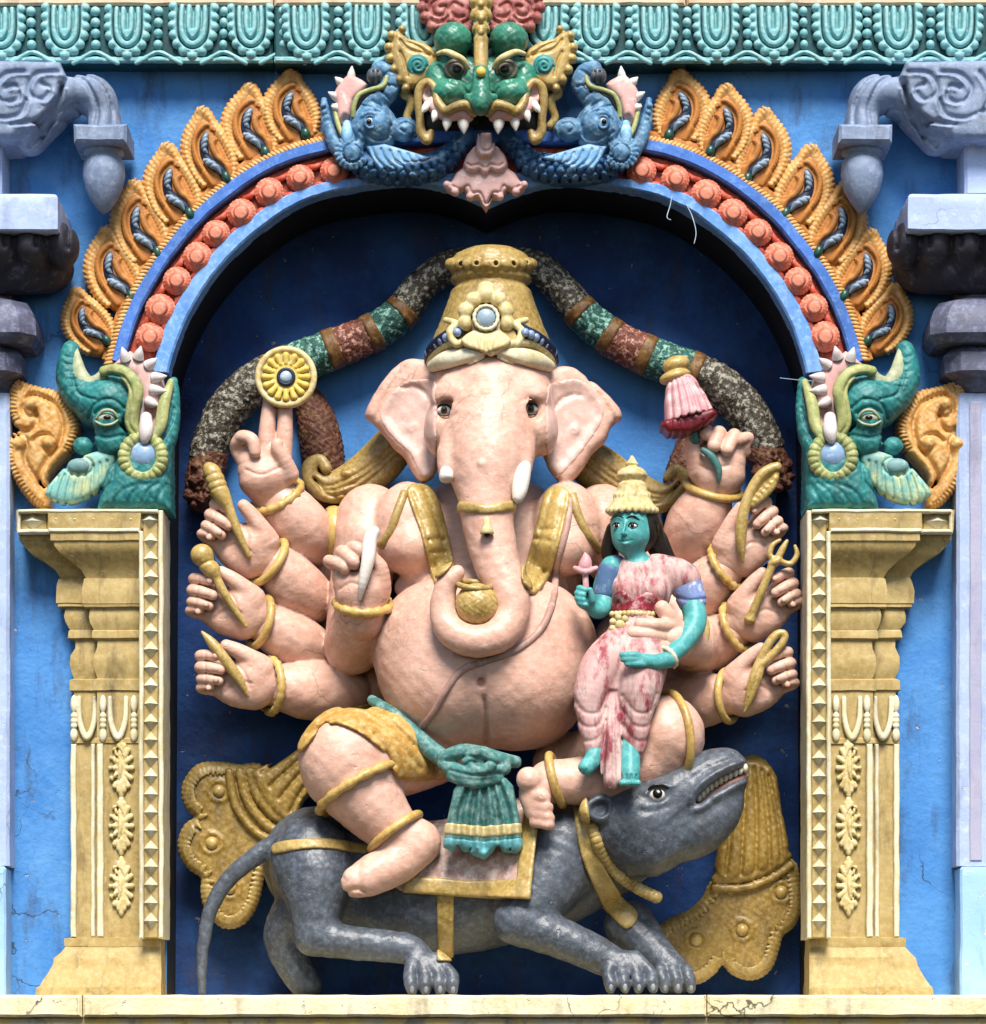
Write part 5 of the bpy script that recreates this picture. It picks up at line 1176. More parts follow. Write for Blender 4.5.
tag(sculpt('trident', c, M['gold'], None, P(760, 595, 30)), 'short gold trident in the third right hand', 'trident')
c = Clay(736, 622, 796, 720, -10, 60, 1.0); c.tube([(758, 668, 30, 4), (766, 648, 32, 4.4), (776, 635, 32, 4.2), (784, 634, 32, 4), (783, 642, 32, 4), (772, 655, 32, 4), (762, 664, 32, 4)], k=1)
c.tube([(761, 660, 31, 5), (756, 676, 32, 6.5), (750, 696, 29, 5), (744, 713, 25, 1)], k=1, fd=.7); c.groove([(759, 668), (752, 690), (746, 708)], 1, 1.2, d=36)
tag(sculpt('dagger', c, M['gold'], None, P(756, 680, 30)), 'gold dagger with looped handle in the lowest right hand', 'dagger')
t = thing('sweet_bowl', 'round gold bowl of sweets curled in the end of the elephant trunk', 'bowl', P(477, 626, 104))
c = Clay(445, 570, 510, 632, 70, 140, 1.0); c.ell((477, 605, 106), (21, 19, 21), k=1); c.lumpy(.35, 9); sculpt('bowl', c, M['gold'], t)
V, F = ring(P(474, 585, 106), (.1, .35, 1), 16, 3, 30, 8); obj('rim', V, F, M['ochre'], t)
c = Clay(565, 548, 605, 602, 60, 120, .8); c.tube([(585, 553, 90, 1), (586, 560, 90, 5), (585, 566, 90, 6.5), (585, 570, 90, 4)], k=1, n=3); c.tube([(575, 568, 90, 2.4), (585, 572, 94, 3), (596, 568, 90, 2.4)], k=1, n=3); c.tube([(585, 570, 90, 3), (586, 588, 90, 3)], k=1, n=1)
tag(sculpt('lotus_bud', c, M['lotuspink'], None, P(585, 580, 90)), 'tiny pink lotus bud held by the small turquoise woman', 'flower bud')

# ================================================================ banded roll arching behind the crown, scarves
hal = None
roll = thing('garland_roll', 'thick dark banded garland roll arching behind the statue from crown to both hands', 'garland', P(491, 300, -70))
RL = [(470, 262, -58, 15), (445, 268, -56, 16), (420, 288, -54, 17), (400, 314, -52, 18), (370, 334, -52, 19), (330, 350, -52, 20), (290, 366, -54, 21), (254, 384, -56, 21), (228, 410, -58, 21), (212, 444, -60, 20), (204, 474, -62, 18), (200, 500, -66, 15)]
RR = [(512, 262, -58, 15), (538, 268, -56, 16), (562, 290, -54, 17), (582, 314, -52, 18), (612, 338, -52, 19), (648, 356, -52, 20), (690, 372, -54, 21), (722, 388, -56, 21), (746, 412, -58, 21), (762, 440, -60, 20), (772, 462, -62, 17), (778, 480, -66, 13)]
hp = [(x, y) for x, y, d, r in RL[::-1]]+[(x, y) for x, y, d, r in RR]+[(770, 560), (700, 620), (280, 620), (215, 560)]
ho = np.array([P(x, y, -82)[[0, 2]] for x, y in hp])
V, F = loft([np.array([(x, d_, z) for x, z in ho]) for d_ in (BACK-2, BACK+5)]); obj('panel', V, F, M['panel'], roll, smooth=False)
for L_ in (RL, RR):
    q = catmull(np.array(L_, float), 14)
    def sec(a, b, nm, mt, gr=1.0, ex=0):
        i0, i1 = int(a*(len(q)-1)), int(b*(len(q)-1))+1
        s = np.array([np.append(P(x, y, d), r*gr) for x, y, d, r in q[i0:i1+1]])
        if gr > 1: V, F = sweep(s, seg=24)
        else:
            n_ = max(6, int(np.linalg.norm(np.diff(s[:, :3], axis=0), axis=1).sum()/2.0)); u = np.linspace(0, len(s)-1, n_)
            s = np.stack([np.interp(u, np.arange(len(s)), s[:, j]) for j in range(4)], 1); V, F = sweep(s, seg=56)
            V = np.array(V); cen = np.repeat(s[:, :3], 56, 0); j = rng.uniform(-1, 1, (n_, 56)); j = (j+np.roll(j, 1, 1)+np.roll(j, 1, 0)); V = cen+(V-cen)*(1+.028*j.reshape(-1, 1))
        obj(nm, V, F, M[mt], roll)
    cuts = [(0, .255, 'rollgrey'), (.28, .345, 'rollgreen'), (.365, .44, 'rollpink'), (.46, .54, 'rollgreen'), (.56, .87, 'rollgrey')]
    for a, b, mt in cuts: sec(a, b, 'segment', mt)
    e = np.array(L_)[-3:]; k = Clay(e[:, 0].min()-34, e[:, 1].min()-26, e[:, 0].max()+34, e[:, 1].max()+30, -100, -28, 1.3)
    sx = -1 if L_ is RL else 1
    k.tube([(e[0][0]+sx*2, e[0][1]+14, -60, 19), (e[1][0], e[1][1]+4, -60, 19), (e[2][0], e[2][1], -64, 13)], k=4)
    for j in range(46):
        a, b = rng.uniform(0, 6.28), rng.uniform(-.4, 1.1); x, y = e[1][0]+18*math.cos(a)*rng.uniform(.4, 1.1), e[1][1]+6+18*b+8*math.sin(a)
        k.ell((x, y, -48+rng.uniform(-8, 8)), (rng.uniform(3, 5), 7, rng.uniform(3, 6)), k=1.5)
    k.lumpy(1.0, 7); sculpt('tuft', k, M['plume'], roll)
    for a in (.255, .345, .44, .54): sec(a, a+.02, 'band', 'orangeband', 1.06)
c = Clay(280, 378, 350, 510, -95, -20, 1.4); c.tube([(306, 396, -74, 14), (316, 420, -72, 20), (322, 450, -70, 22), (326, 490, -70, 20)], k=4); c.lumpy(1.2, 9); sculpt('plume', c, M['plume'], deity)
c = Clay(655, 430, 720, 520, -95, -20, 1.4); c.tube([(690, 440, -78, 12), (684, 470, -74, 18), (680, 500, -70, 20)], k=4); c.lumpy(1.2, 9); sculpt('plume', c, M['plume'], deity)
c = Clay(295, 425, 425, 512, -95, 0, 1.2)
c.tube([(394, 446, -46, 22), (376, 466, -48, 23), (352, 482, -48, 20), (328, 488, -46, 15), (312, 480, -44, 10), (310, 466, -42, 8), (320, 460, -40, 6), (326, 468, -38, 6)], k=3, fd=.7)
c.tube([(340, 492, -40, 8), (352, 478, -38, 7), (346, 474, -36, 5)], k=2)
for o in (-7, 0, 7): c.groove([(400, 446+o), (376, 468+o), (352, 484+o), (328, 490+o*.6), (314, 478)], 1.8, 3, d=-36)
sculpt('scarf_scroll', c, M['ochre'], deity)
c = Clay(560, 430, 705, 520, -95, 0, 1.2)
c.tube([(578, 454, -46, 22), (600, 470, -46, 24), (630, 490, -50, 22), (658, 498, -48, 16), (676, 492, -44, 11), (684, 480, -42, 8), (676, 470, -40, 6), (668, 476, -38, 5)], k=3, fd=.7)
for o in (-7, 0, 7): c.groove([(575, 452+o), (604, 474+o), (634, 492+o), (662, 498+o*.5), (680, 482)], 1.8, 3, d=-36)
sculpt('scarf_scroll', c, M['ochre'], deity)
bangle('armlet', (334, 534), -40, (1, -.15, .0), 24, 4.5, fl=2.0)
# scarf ends spreading like fans on either side of the rodent
def fan(neck, pleats, bands, skirt, bosses, d, nm):
    xs = [p[0] for p in skirt+neck]; ys = [p[1] for p in skirt+neck]
    c = Clay(min(xs)-14, min(ys)-14, max(xs)+14, max(ys)+14, -92, d+50, 1.4)
    fr = Clay(min(xs)-14, min(ys)-14, max(xs)+14, max(ys)+14, -92, d+50, 1.4)
    c.slab(skirt, d-16, d, 5, 3, 18, k=3, smooth=3); c.slab(neck, d-10, d+10, 6, 6, 22, k=6, smooth=3)
    sk2 = resample(np.vstack([catmull(np.array(skirt, float), 6, True), [skirt[0]]]), 90)[:-1]; ctr = sk2.mean(0)
    edge = [p for p in sk2]
    for i, p in enumerate(edge):
        v = p-edge[i-1]; n = np.array([-v[1], v[0]]); n /= np.linalg.norm(n)+1e-9
        if np.dot(n, ctr-p) < 0: n = -n
        if any(abs(p[0]-a)+abs(p[1]-b) < 34 for a, b in neck[:2]): continue
        fr.tube([(p[0]-n[0]*1, p[1]-n[1]*1, d-4, 3.2), (p[0]+n[0]*3, p[1]+n[1]*3, d+1, 3.2), (p[0]+n[0]*9, p[1]+n[1]*9, d+4.5, 1.6)], k=1, n=2)
    for g in pleats: c.groove(g, 2.2, 4, d=d+14)
    for g, r in bands: c.tube([(x, y, d+6, r) for x, y in g], k=1.5)
    for x, y in bosses: c.tube([(x+10*math.cos(a), y+10*math.sin(a), d+2, 3) for a in np.linspace(0, 6.28, 13)[:-1]], k=1, closed=True, n=2)
    c.lumpy(.4, 14); f = sculpt(nm, c, M['fan'], deity)
    sculpt('fringe', fr, M['ochre'], f)
    for x, y in bosses: V, F = ball(P(x, y, d+3), (6.5, 6, 6.5)); obj('boss', V, F, M['gold'], f)
fan([(330, 712), (300, 742), (262, 766), (250, 770), (262, 800), (290, 826), (304, 800), (330, 770)],
    [[(326, 722), (290, 752), (262, 772)], [(326, 738), (292, 766), (270, 786)], [(326, 752), (298, 776), (280, 798)], [(322, 770), (302, 790), (290, 812)], [(330, 716), (300, 744), (270, 766)]],
    [([(250, 772), (258, 796), (276, 816), (292, 824)], 5.5), ([(240, 772), (248, 802), (268, 826), (288, 836)], 5), ([(229, 772), (236, 806), (256, 832), (276, 842)], 4.5)],
    [(262, 770), (240, 768), (219, 765), (198, 768), (185, 787), (188, 806), (199, 818), (186, 828), (181, 848), (190, 866), (204, 876), (204, 892), (209, 910), (224, 925), (243, 921), (256, 900), (264, 866), (280, 840), (290, 820)],
    [(219, 791), (212, 843), (230, 888)], -44, 'scarf_end')
fan([(728, 762), (772, 766), (782, 810), (789, 860), (756, 874), (716, 880), (722, 826)],
    [[(738, 768), (732, 820), (726, 874)], [(746, 768), (744, 820), (741, 874)], [(754, 768), (757, 820), (756, 870)], [(762, 770), (768, 820), (770, 866)], [(769, 776), (778, 820), (782, 860)]],
    [([(716, 879), (742, 878), (768, 869), (787, 856)], 5), ([(714, 888), (744, 888), (772, 878), (791, 865)], 4)],
    [(716, 882), (706, 898), (692, 912), (674, 920), (660, 930), (659, 946), (670, 962), (684, 980), (700, 980), (714, 970), (722, 960), (734, 972), (752, 977), (768, 968), (776, 948), (780, 934), (792, 924), (799, 906), (797, 884), (790, 862), (756, 874)],
    [(696, 940), (742, 930), (781, 892)], -44, 'scarf_end')
c = Clay(735, 745, 790, 800, -95, 0, 1.4); c.tube([(742, 790, -50, 14), (752, 770, -52, 16), (764, 784, -50, 14)], k=4); sculpt('scarf_knot', c, M['ochre'], deity)

# thing wires left sticking out of the arch
for q_, lb in (([(672, 196, 22, .5), (670, 206, 30, .5), (667, 217, 34, .45), (671, 220, 36, .4)], 'thin loose wire hanging from the arch band at upper right, nearer the green mask'),
               ([(686, 204, 22, .5), (692, 216, 32, .5), (696, 232, 36, .45), (694, 244, 38, .4)], 'thin loose wire hanging from the arch band at upper right, farther from the green mask'),
               ([(812, 381, 30, .5), (798, 380, 40, .45), (780, 378, 50, .4)], 'thin loose wire sticking out beside the right green sea creature into the niche')):
    V, F = rope(q_, 6, 6); tag(obj('wire', V, F, M['silver'], None, P(*q_[0][:3])), lb, 'wire')
# ================================================================ blue sea creatures either side of the mask
def scales(c, path, rows, r, d, amp=2.2, w=1.2):
    """overlapping scale arcs along a px path; rows = offsets from it"""
    q = resample(catmull(np.array(path, float), 6), 60)
    t = np.gradient(q, axis=0); t /= np.linalg.norm(t, axis=1)[:, None]; n = np.stack([-t[:, 1], t[:, 0]], 1)
    L_ = np.linalg.norm(np.diff(q, axis=0), axis=1).sum(); m = int(L_/(r*1.7))
    for k, o in enumerate(rows):
        for i in range(m):
            u = (i+.5*(k % 2))/m*59; j = int(u)
            if j > 58: continue
            p = q[j]+n[j]*o; T, Nn = t[j], n[j]
            c.groove([p+(-T*math.cos(a)*.95+Nn*math.sin(a))*r for a in np.linspace(.1, math.pi-.1, 7)], w, amp, d=d, n=1)
def blue_creature(side):
    ax = 486.5
    def m(l): return mirror(l, ax) if side else list(l)
    def m1(x): return 2*ax-x if side else x
    nm = 'right' if side else 'left'
    t = thing('sea_creature', f'blue scaly sea creature with toothed open mouth {nm} of the green mask', 'sea creature', P(m1(410), 186, 20), 'blue sea creatures beside the green mask')
    bx = lambda x0, y0, x1, y1, d0, d1, h=.9: Clay(min(m1(x0), m1(x1)), y0, max(m1(x0), m1(x1)), y1, d0, d1, h)
    c = bx(345, 112, 474, 198, -4, 62)
    path = [(352, 160), (368, 168), (392, 172), (420, 172), (446, 162), (466, 140)]
    c.tube(m([(352, 158, 24, 12), (368, 166, 28, 15), (392, 170, 30, 16), (420, 170, 30, 15), (446, 160, 28, 13), (468, 136, 22, 9)]), k=3, fd=1.3)
    scales(c, m(path), (-6, 1, 8, 14), 5.4, 48); sculpt('scaly_body', c, M['seadark'], t)
    c = bx(316, 60, 440, 178, -4, 76)
    c.ell((m1(374), 130, 34), (24, 26, 26), k=6)
    c.tube(m([(352, 148, 30, 14), (362, 128, 34, 14), (364, 112, 36, 12), (370, 104, 38, 12), (382, 96, 40, 12), (391, 84, 42, 11), (388, 73, 44, 9), (379, 69, 46, 8)]), k=4)
    c.tube(m([(324, 100, 26, 3), (326, 116, 28, 5.5), (332, 136, 30, 7.5), (342, 152, 32, 9), (356, 158, 34, 10)]), k=4)
    c.ell((m1(352), 152, 42), (13, 12, 13), k=4)
    for i in range(13):
        a = R(95+i*19 if not side else 85-i*19); c.tube([(m1(352)+9*math.cos(a), 152-9*math.sin(a), 50, 1.8), (m1(352)+16*math.cos(a), 152-16*math.sin(a), 46, 2.4)], k=1, n=1)
    c.groove([(m1(352)+8.6*math.cos(a), 152+8.6*math.sin(a)) for a in np.linspace(0, 6.28, 20)], 1.2, 2.2, d=54, n=1, dr=(40, 80))
    for i in range(9): c.ell((m1(323+i*1.6+max(0, i-4)*1.2), 106+i*6.2, 33), (3, 3, 2.8), k=1)
    c.ell((m1(377), 125, 50), (13, 12, 12), k=3); c.groove(m([(366, 134), (376, 139), (388, 135), (391, 124)]), 1.6, 2.2, d=56); c.groove(m([(364, 139), (376, 145), (392, 141)]), 1.6, 2.2, d=56)
    c.ell((m1(404), 130, 40), (15, 13, 12), k=3); c.groove(m([(394, 136), (404, 140), (413, 134), (412, 125), (404, 123), (399, 128), (404, 132)]), 1.3, 2, d=50)
    for g in ([(364, 114), (372, 111), (382, 114)], [(362, 104), (372, 108), (378, 116)], [(372, 100), (380, 104), (382, 110)], [(382, 92), (390, 98)], [(386, 84), (396, 86)], [(384, 75), (392, 70)], [(360, 132), (366, 140), (364, 150)], [(352, 128), (356, 138), (352, 142)]): c.groove(m(g), 1.2, 1.9, d=52)
    c.tube(m([(362, 117, 56, 2), (370, 113, 60, 2.6), (380, 116, 58, 2)]), k=1.5)
    c.lumpy(.25, 9); sculpt('head', c, M['seablue'], t)
    c = bx(355, 135, 440, 178, 10, 72)
    c.slab(m([(366, 146), (384, 143), (404, 149), (432, 157), (420, 163), (408, 166), (398, 171), (388, 168), (380, 170), (374, 162)]), 34, 50, 3, 2, 8, k=2)
    for i in range(6): c.groove(m([(372+i*9, 148+i*1.5), (376+i*9, 158+i), (388+i*8.4, 171-i*2.3)]), 1.3, 2.4, d=50)
    sculpt('fin', c, M['skyfin'], t)
    c = bx(324, 60, 380, 135, 4, 66, .8)
    c.slab(m([(348, 74), (356, 76), (368, 84), (362, 92), (354, 100), (350, 116), (344, 126), (338, 118), (336, 104), (334, 92), (340, 82)]), 22, 42, 4, 3, 8, k=2, smooth=2)
    c.ell((m1(345), 121, 46), (5, 9, 8), k=3, op='-')
    sculpt('gum', c, M['pink'], t)
    for a, b in (((351, 80), (352, 66)), ((342, 84), (335, 77)), ((338, 98), (328, 92)), ((338, 108), (331, 106))):
        V, F = rope([(m1(a[0]), a[1], 38, 5), (m1((a[0]+b[0])/2), (a[1]+b[1])/2, 41, 3.6), (m1(b[0]), b[1], 42, .5)], seg=10); obj('tooth', V, F, M['white'], t)
    V, F = rope([(m1(x), y, d, r) for x, y, d, r in [(387, 76, 52, 2), (383, 86, 53, 2.6), (370, 90, 50, 2.6), (359, 95, 49, 2.6), (354, 106, 48, 2.6), (353, 118, 46, 2.4)]], seg=8); obj('lip', V, F, M['yellowgreen'], t)
    V, F = rope([(m1(x), y, d, r) for x, y, d, r in [(392, 78, 50, 1.2), (387, 89, 51, 1.6), (372, 94, 49, 1.6), (363, 99, 48, 1.6), (358, 108, 47, 1.6), (357, 120, 45, 1.4)]], seg=8); obj('lip_line', V, F, M['black'], t)
    V, F = rope([(m1(x), y, d, r) for x, y, d, r in [(333, 104, 38, 1.8), (336, 116, 40, 2.4), (340, 130, 42, 2.6), (346, 140, 44, 2.2)]], seg=8); obj('lip', V, F, M['yellowgreen'], t)
    c = bx(335, 118, 362, 150, 20, 66, .8); c.tube(m([(347, 124, 40, 4), (347, 134, 46, 6), (347, 142, 48, 4), (347, 147, 48, 1.5)]), k=1); sculpt('tongue', c, M['skyfin'], t)
    c = bx(362, 60, 392, 92, 20, 74, .8); c.ell((m1(375), 76, 48), (8.5, 8.5, 8.5), k=1); c.groove([(m1(373), 71), (m1(373), 80)], 1.1, 2.4, d=56, n=1); c.groove([(m1(378), 71), (m1(378), 80)], 1.1, 2.4, d=56, n=1); sculpt('trunk_tip', c, M['slate'], t)
    d = 60
    V, F = ball(P(m1(370), 122, 58), (5.4, 4, 4.4)); e = obj('eye', V, F, M['eyepale'], t); V, F = ring(P(m1(370), 122, 60), (0, 1, 0), 6.0, 1.8, 24, 8, .85); obj('eyelid', V, F, M['seadark'], e); V, F = ball(P(m1(369), 121.5, 61.4), (2.6, 2, 2.6)); obj('iris', V, F, M['black'], e)
blue_creature(0); blue_creature(1)

# ================================================================ green sea creatures on the pilasters
def green_creature(side):
    ax = 488.0
    def m(l): return mirror(l, ax) if side else list(l)
    def m1(x): return 2*ax-x if side else x
    nm = 'right' if side else 'left'
    t = thing('sea_creature', f'green sea creature with orange scroll tail on top of the {nm} pilaster, biting the arch', 'sea creature', P(m1(110), 508, 30), 'green sea creatures on the pilasters')
    bx = lambda x0, y0, x1, y1, d0, d1, h=1.0: Clay(min(m1(x0), m1(x1)), y0, max(m1(x0), m1(x1)), y1, d0, d1, h)
    c = bx(54, 336, 186, 516, -4, 100)
    c.slab(m([(104, 470), (124, 448), (170, 440), (171, 511), (96, 511)]), 0, 50, 8, 12, 24, k=6, smooth=0)
    c.ell((m1(112), 405, 34), (34, 30, 28), k=8)
    c.tube(m([(71, 350, 34, 9), (69, 364, 34, 11.5), (71, 380, 34, 14.5), (84, 396, 34, 19), (104, 404, 34, 20)]), k=8)
    c.tube(m([(173, 382, 30, 5), (173, 398, 32, 7), (171, 420, 34, 9), (164, 440, 36, 12), (150, 452, 38, 15)]), k=6)
    c.ell((m1(110), 440, 50), (17, 14, 17), k=4); c.ell((m1(83), 446, 44), (10, 8, 9), k=3); c.ell((m1(107), 422, 56), (14, 13, 12), k=3)
    c.ell((m1(140), 455, 38), (27, 16, 28), k=5)
    c.groove(m([(92, 432), (106, 438), (122, 434)]), 1.6, 2.4, d=62); c.groove(m([(94, 412), (106, 407), (118, 412)]), 1.6, 2, d=62)
    for i in range(4): c.groove(m([(112+i*14, 508), (122+i*13, 492), (142+i*8, 484)]), 2, 1.6, d=56)
    c.groove(m([(78, 506), (98, 494), (112, 484), (116, 462)]), 2.2, 3, d=50)
    for g in ([(70, 372), (78, 392), (96, 400)], [(88, 416), (96, 404), (112, 400), (124, 408)], [(120, 424), (128, 432), (128, 444)], [(86, 430), (94, 440), (96, 452)], [(166, 440), (160, 456), (162, 476)], [(172, 404), (169, 420), (160, 438)]): c.groove(m(g), 1.5, 2.2, d=58)
    for i in range(5): c.groove(m([(64+i*1.5, 356+i*8), (72+i*2.5, 358+i*7.4)]), 1.1, 1.2, d=44, n=1)
    c.lumpy(.35, 14); sculpt('body', c, M['green2'], t)
    V, F = rope([(m1(x), y, d, r) for x, y, d, r in [(75, 347, 38, 2.4), (77, 360, 42, 5), (80, 375, 44, 8), (88, 384, 46, 8), (98, 381, 48, 7), (105, 372, 50, 5)]], seg=14, fd=.55); obj('trunk_lining', V, F, M['lining'], t)
    c = bx(98, 362, 182, 446, 16, 92)
    c.tube(m([(104, 371, 56, 5), (116, 370, 60, 6), (128, 376, 62, 7), (136, 390, 62, 7.5), (133, 408, 60, 7), (132, 424, 58, 7), (140, 437, 56, 6), (150, 438, 56, 5.5), (160, 426, 52, 6), (164, 404, 48, 6), (171, 382, 42, 3.5)]), k=2, fd=.8)
    c.groove(m([(108, 373), (124, 377), (132, 392), (130, 410), (129, 424), (138, 436)]), 1.3, 2, d=66)
    sculpt('lip', c, M['yellowgreen'], t)
    c = bx(108, 340, 180, 440, 0, 90)
    c.slab(m([(110, 366), (122, 356), (130, 350), (146, 362), (162, 376), (166, 394), (158, 414), (158, 430), (144, 436), (134, 420), (140, 398), (134, 378), (122, 368)]), 20, 40, 5, 6, 10, k=2)
    c.ell((m1(149), 415, 50), (7, 12, 14), k=3, op='-'); sculpt('gum', c, M['pink'], t)
    for a, b in (((126, 360), (122, 347)), ((138, 358), (141, 346)), ((148, 366), (157, 358)), ((154, 378), (167, 376)), ((152, 390), (167, 391)), ((148, 402), (160, 406))):
        V, F = rope([(m1(a[0]), a[1], 44, 6), (m1((a[0]+b[0])/2), (a[1]+b[1])/2, 48, 4), (m1(b[0]), b[1], 49, .5)], seg=12); obj('tooth', V, F, M['white2'], t)
    c = bx(134, 412, 160, 448, 20, 92, .8); c.tube(m([(146, 418, 56, 6), (146, 430, 64, 7), (145, 438, 65, 5), (144, 443, 64, 1.6)]), k=1); sculpt('tongue', c, M['white2'], t)
    c = bx(112, 428, 176, 488, 20, 92)
    c.tube([(m1(143)+19*math.cos(a), 457+20*math.sin(a), 60-3*abs(math.sin(a)), 6.4) for a in np.linspace(0, 2*math.pi, 25)[:-1]], k=1, closed=True, n=2)
    for i in range(20):
        a = 2*math.pi*i/20; c.groove([(m1(143)+16*math.cos(a), 457+17*math.sin(a)), (m1(143)+26*math.cos(a), 457+27*math.sin(a))], 1, 1.4, d=64, n=1)
    sculpt('throat_ring', c, M['yellowgreen'], t)
    V, F = ball(P(m1(144), 455, 56), (14, 9, 14), 22, 14); obj('pearl', V, F, M['silverblue2'], t)
    c = bx(40, 440, 124, 510, 10, 84)
    c.slab(m([(116, 450), (110, 474), (100, 490), (82, 500), (62, 504), (44, 494), (54, 478), (70, 462), (92, 452)]), 36, 52, 4, 5, 12, k=2, smooth=2)
    for i in range(8): c.groove(m([(58+i*7, 476-i*2.2), (52+i*8, 490-i*1.6), (48+i*8.5, 506-i*2.4)]), 1.4, 2.6, d=56)
    c.groove([(m1(79)+14*math.cos(a), 466+9.5*math.sin(a)) for a in np.linspace(0, 6.28, 24)], 1.4, 2.4, d=56, n=1)
    sculpt('fin', c, M['paleteal'], t)
    V, F = ball(P(m1(79), 466, 55), (11.5, 5, 7.5), 20, 12); obj('fin_boss', V, F, M['greyteal'], t)
    d = 66
    V, F = ball(P(m1(106), 418, 65), (9, 5, 5)); e = obj('eye', V, F, M['eyegreen'], t); V, F = ball(P(m1(107), 417.5, 69), (4, 2, 2.2)); obj('iris', V, F, M['black'], e)
    V, F = rope([(m1(96), 419, 66, 1.2), (m1(103), 411, 70, 1.6), (m1(112), 411, 70, 1.6), (m1(118), 418, 66, 1.2)], seg=8); obj('eyelid', V, F, M['lining'], e); V, F = rope([(m1(95), 421, 66, 1), (m1(103), 425, 69, 1.3), (m1(112), 424, 69, 1.3), (m1(118), 420, 66, 1)], seg=8); obj('lower_lid', V, F, M['lining'], e)
    # scroll tail
    o = [(15, 378), (28, 382), (42, 386), (58, 390), (73, 403), (80, 422), (78, 436), (72, 450), (58, 464), (48, 480), (50, 508), (38, 508), (24, 496), (12, 478), (3, 455), (6, 438), (14, 428), (8, 415), (7, 394)]
    c = bx(-6, 368, 90, 520, -4, 60)
    c.slab(m(o), -2, 24, 6, 7, 14, k=2, smooth=3)
    for g, w, am in (([(14, 428), (28, 430), (36, 422), (34, 410), (28, 402), (30, 394), (42, 396), (56, 406), (62, 424), (58, 444), (48, 456), (40, 470), (38, 482)], 2.6, 6),
                     ([(12, 436), (22, 434), (26, 444), (24, 456), (30, 470), (42, 486)], 2.6, 6), ([(32, 440), (40, 434), (50, 436), (54, 446), (48, 452), (44, 446)], 2.2, 5), ([(26, 398), (22, 408), (28, 416), (36, 414)], 2, 4)):
        c.groove(m(g), w, am, d=32)
    op_ = resample(np.vstack([catmull(np.array(o, float), 6, True), [o[0]]]), 76)[:-1]
    for i, p in enumerate(op_):
        v = op_[i]-op_[i-1]; n = np.array([-v[1], v[0]]); n /= np.linalg.norm(n)+1e-9
        if np.dot(n, np.array([40, 440])-p) < 0: n = -n
        if (p[0] > 44 and p[1] > 452): continue
        c.groove(m([tuple(p-n*3), tuple(p+n*9+np.array([0, 2.5]))]), 1.1, 2.2, d=30, n=1)
    for x, y in ((31, 404), (48, 443), (19, 444)): c.ell((m1(x), y, 27), (7, 8, 7), k=3)
    c.lumpy(.3, 11); sculpt('scroll_tail', c, M['paleorange'], t)
green_creature(0); green_creature(1)

# ================================================================ the green mask over the arch
DOFF[0] = -40.0
mask = thing('mask', 'green fanged guardian mask with gold ears and red crown at the top of the arch', 'mask', P(481, 135, 90))
MXC = 481.0
def both(f):
    for s in (-1, 1): f(s, lambda x: MXC+s*(MXC-x) if s > 0 else x)
c = Clay(408, 14, 556, 132, 10, 150, 1.0)
def face(s, m):
    c.ell((m(453), 40, 100), (19, 20, 16.5), k=1.5)
    c.ell((m(450), 94, 104), (19, 18, 14), k=3)
    c.ell((m(438), 82, 90), (14, 16, 20), k=6)
    c.ell((m(456), 70, 88), (18, 16, 15), k=4)
    c.tube([(m(470), 98, 122, 6), (m(474), 101, 124, 5)], k=3, n=1)
both(face)
c.ell((481, 84, 86), (42, 20, 26), k=6); c.tube([(481, 72, 116, 8), (481, 92, 124, 9), (481, 103, 128, 9), (481, 110, 126, 6)], k=4)
both(lambda s, m: c.groove([(m(470), 94), (m(462), 86), (m(450), 80)], 2, 2, d=120))
both(lambda s, m: c.slab([(m(414), 100), (m(436), 104), (m(448), 112), (m(462), 108), (m(474), 116), (m(474), 140), (m(410), 140)], 0, 150, 2, k=2, op='-', dn=110))
c.lumpy(.3, 10); sculpt('face', c, M['green'], mask)
c = Clay(408, 0, 556, 150, 10, 150, 1.0)
both(lambda s, m: c.tube([(m(474), 113, 118, 4), (m(466), 105, 122, 5), (m(455), 107, 122, 4.6), (m(446), 111, 118, 4.6), (m(438), 102, 114, 4.4), (m(436), 90, 110, 4), (m(428), 82, 106, 4), (m(420), 88, 104, 4.4), (m(418), 102, 102, 4.2), (m(420), 118, 100, 4.2), (m(421), 132, 98, 5), (m(427), 140, 98, 5), (m(431), 133, 98, 4)], k=1))
sculpt('lip', c, M['ochre'], mask)
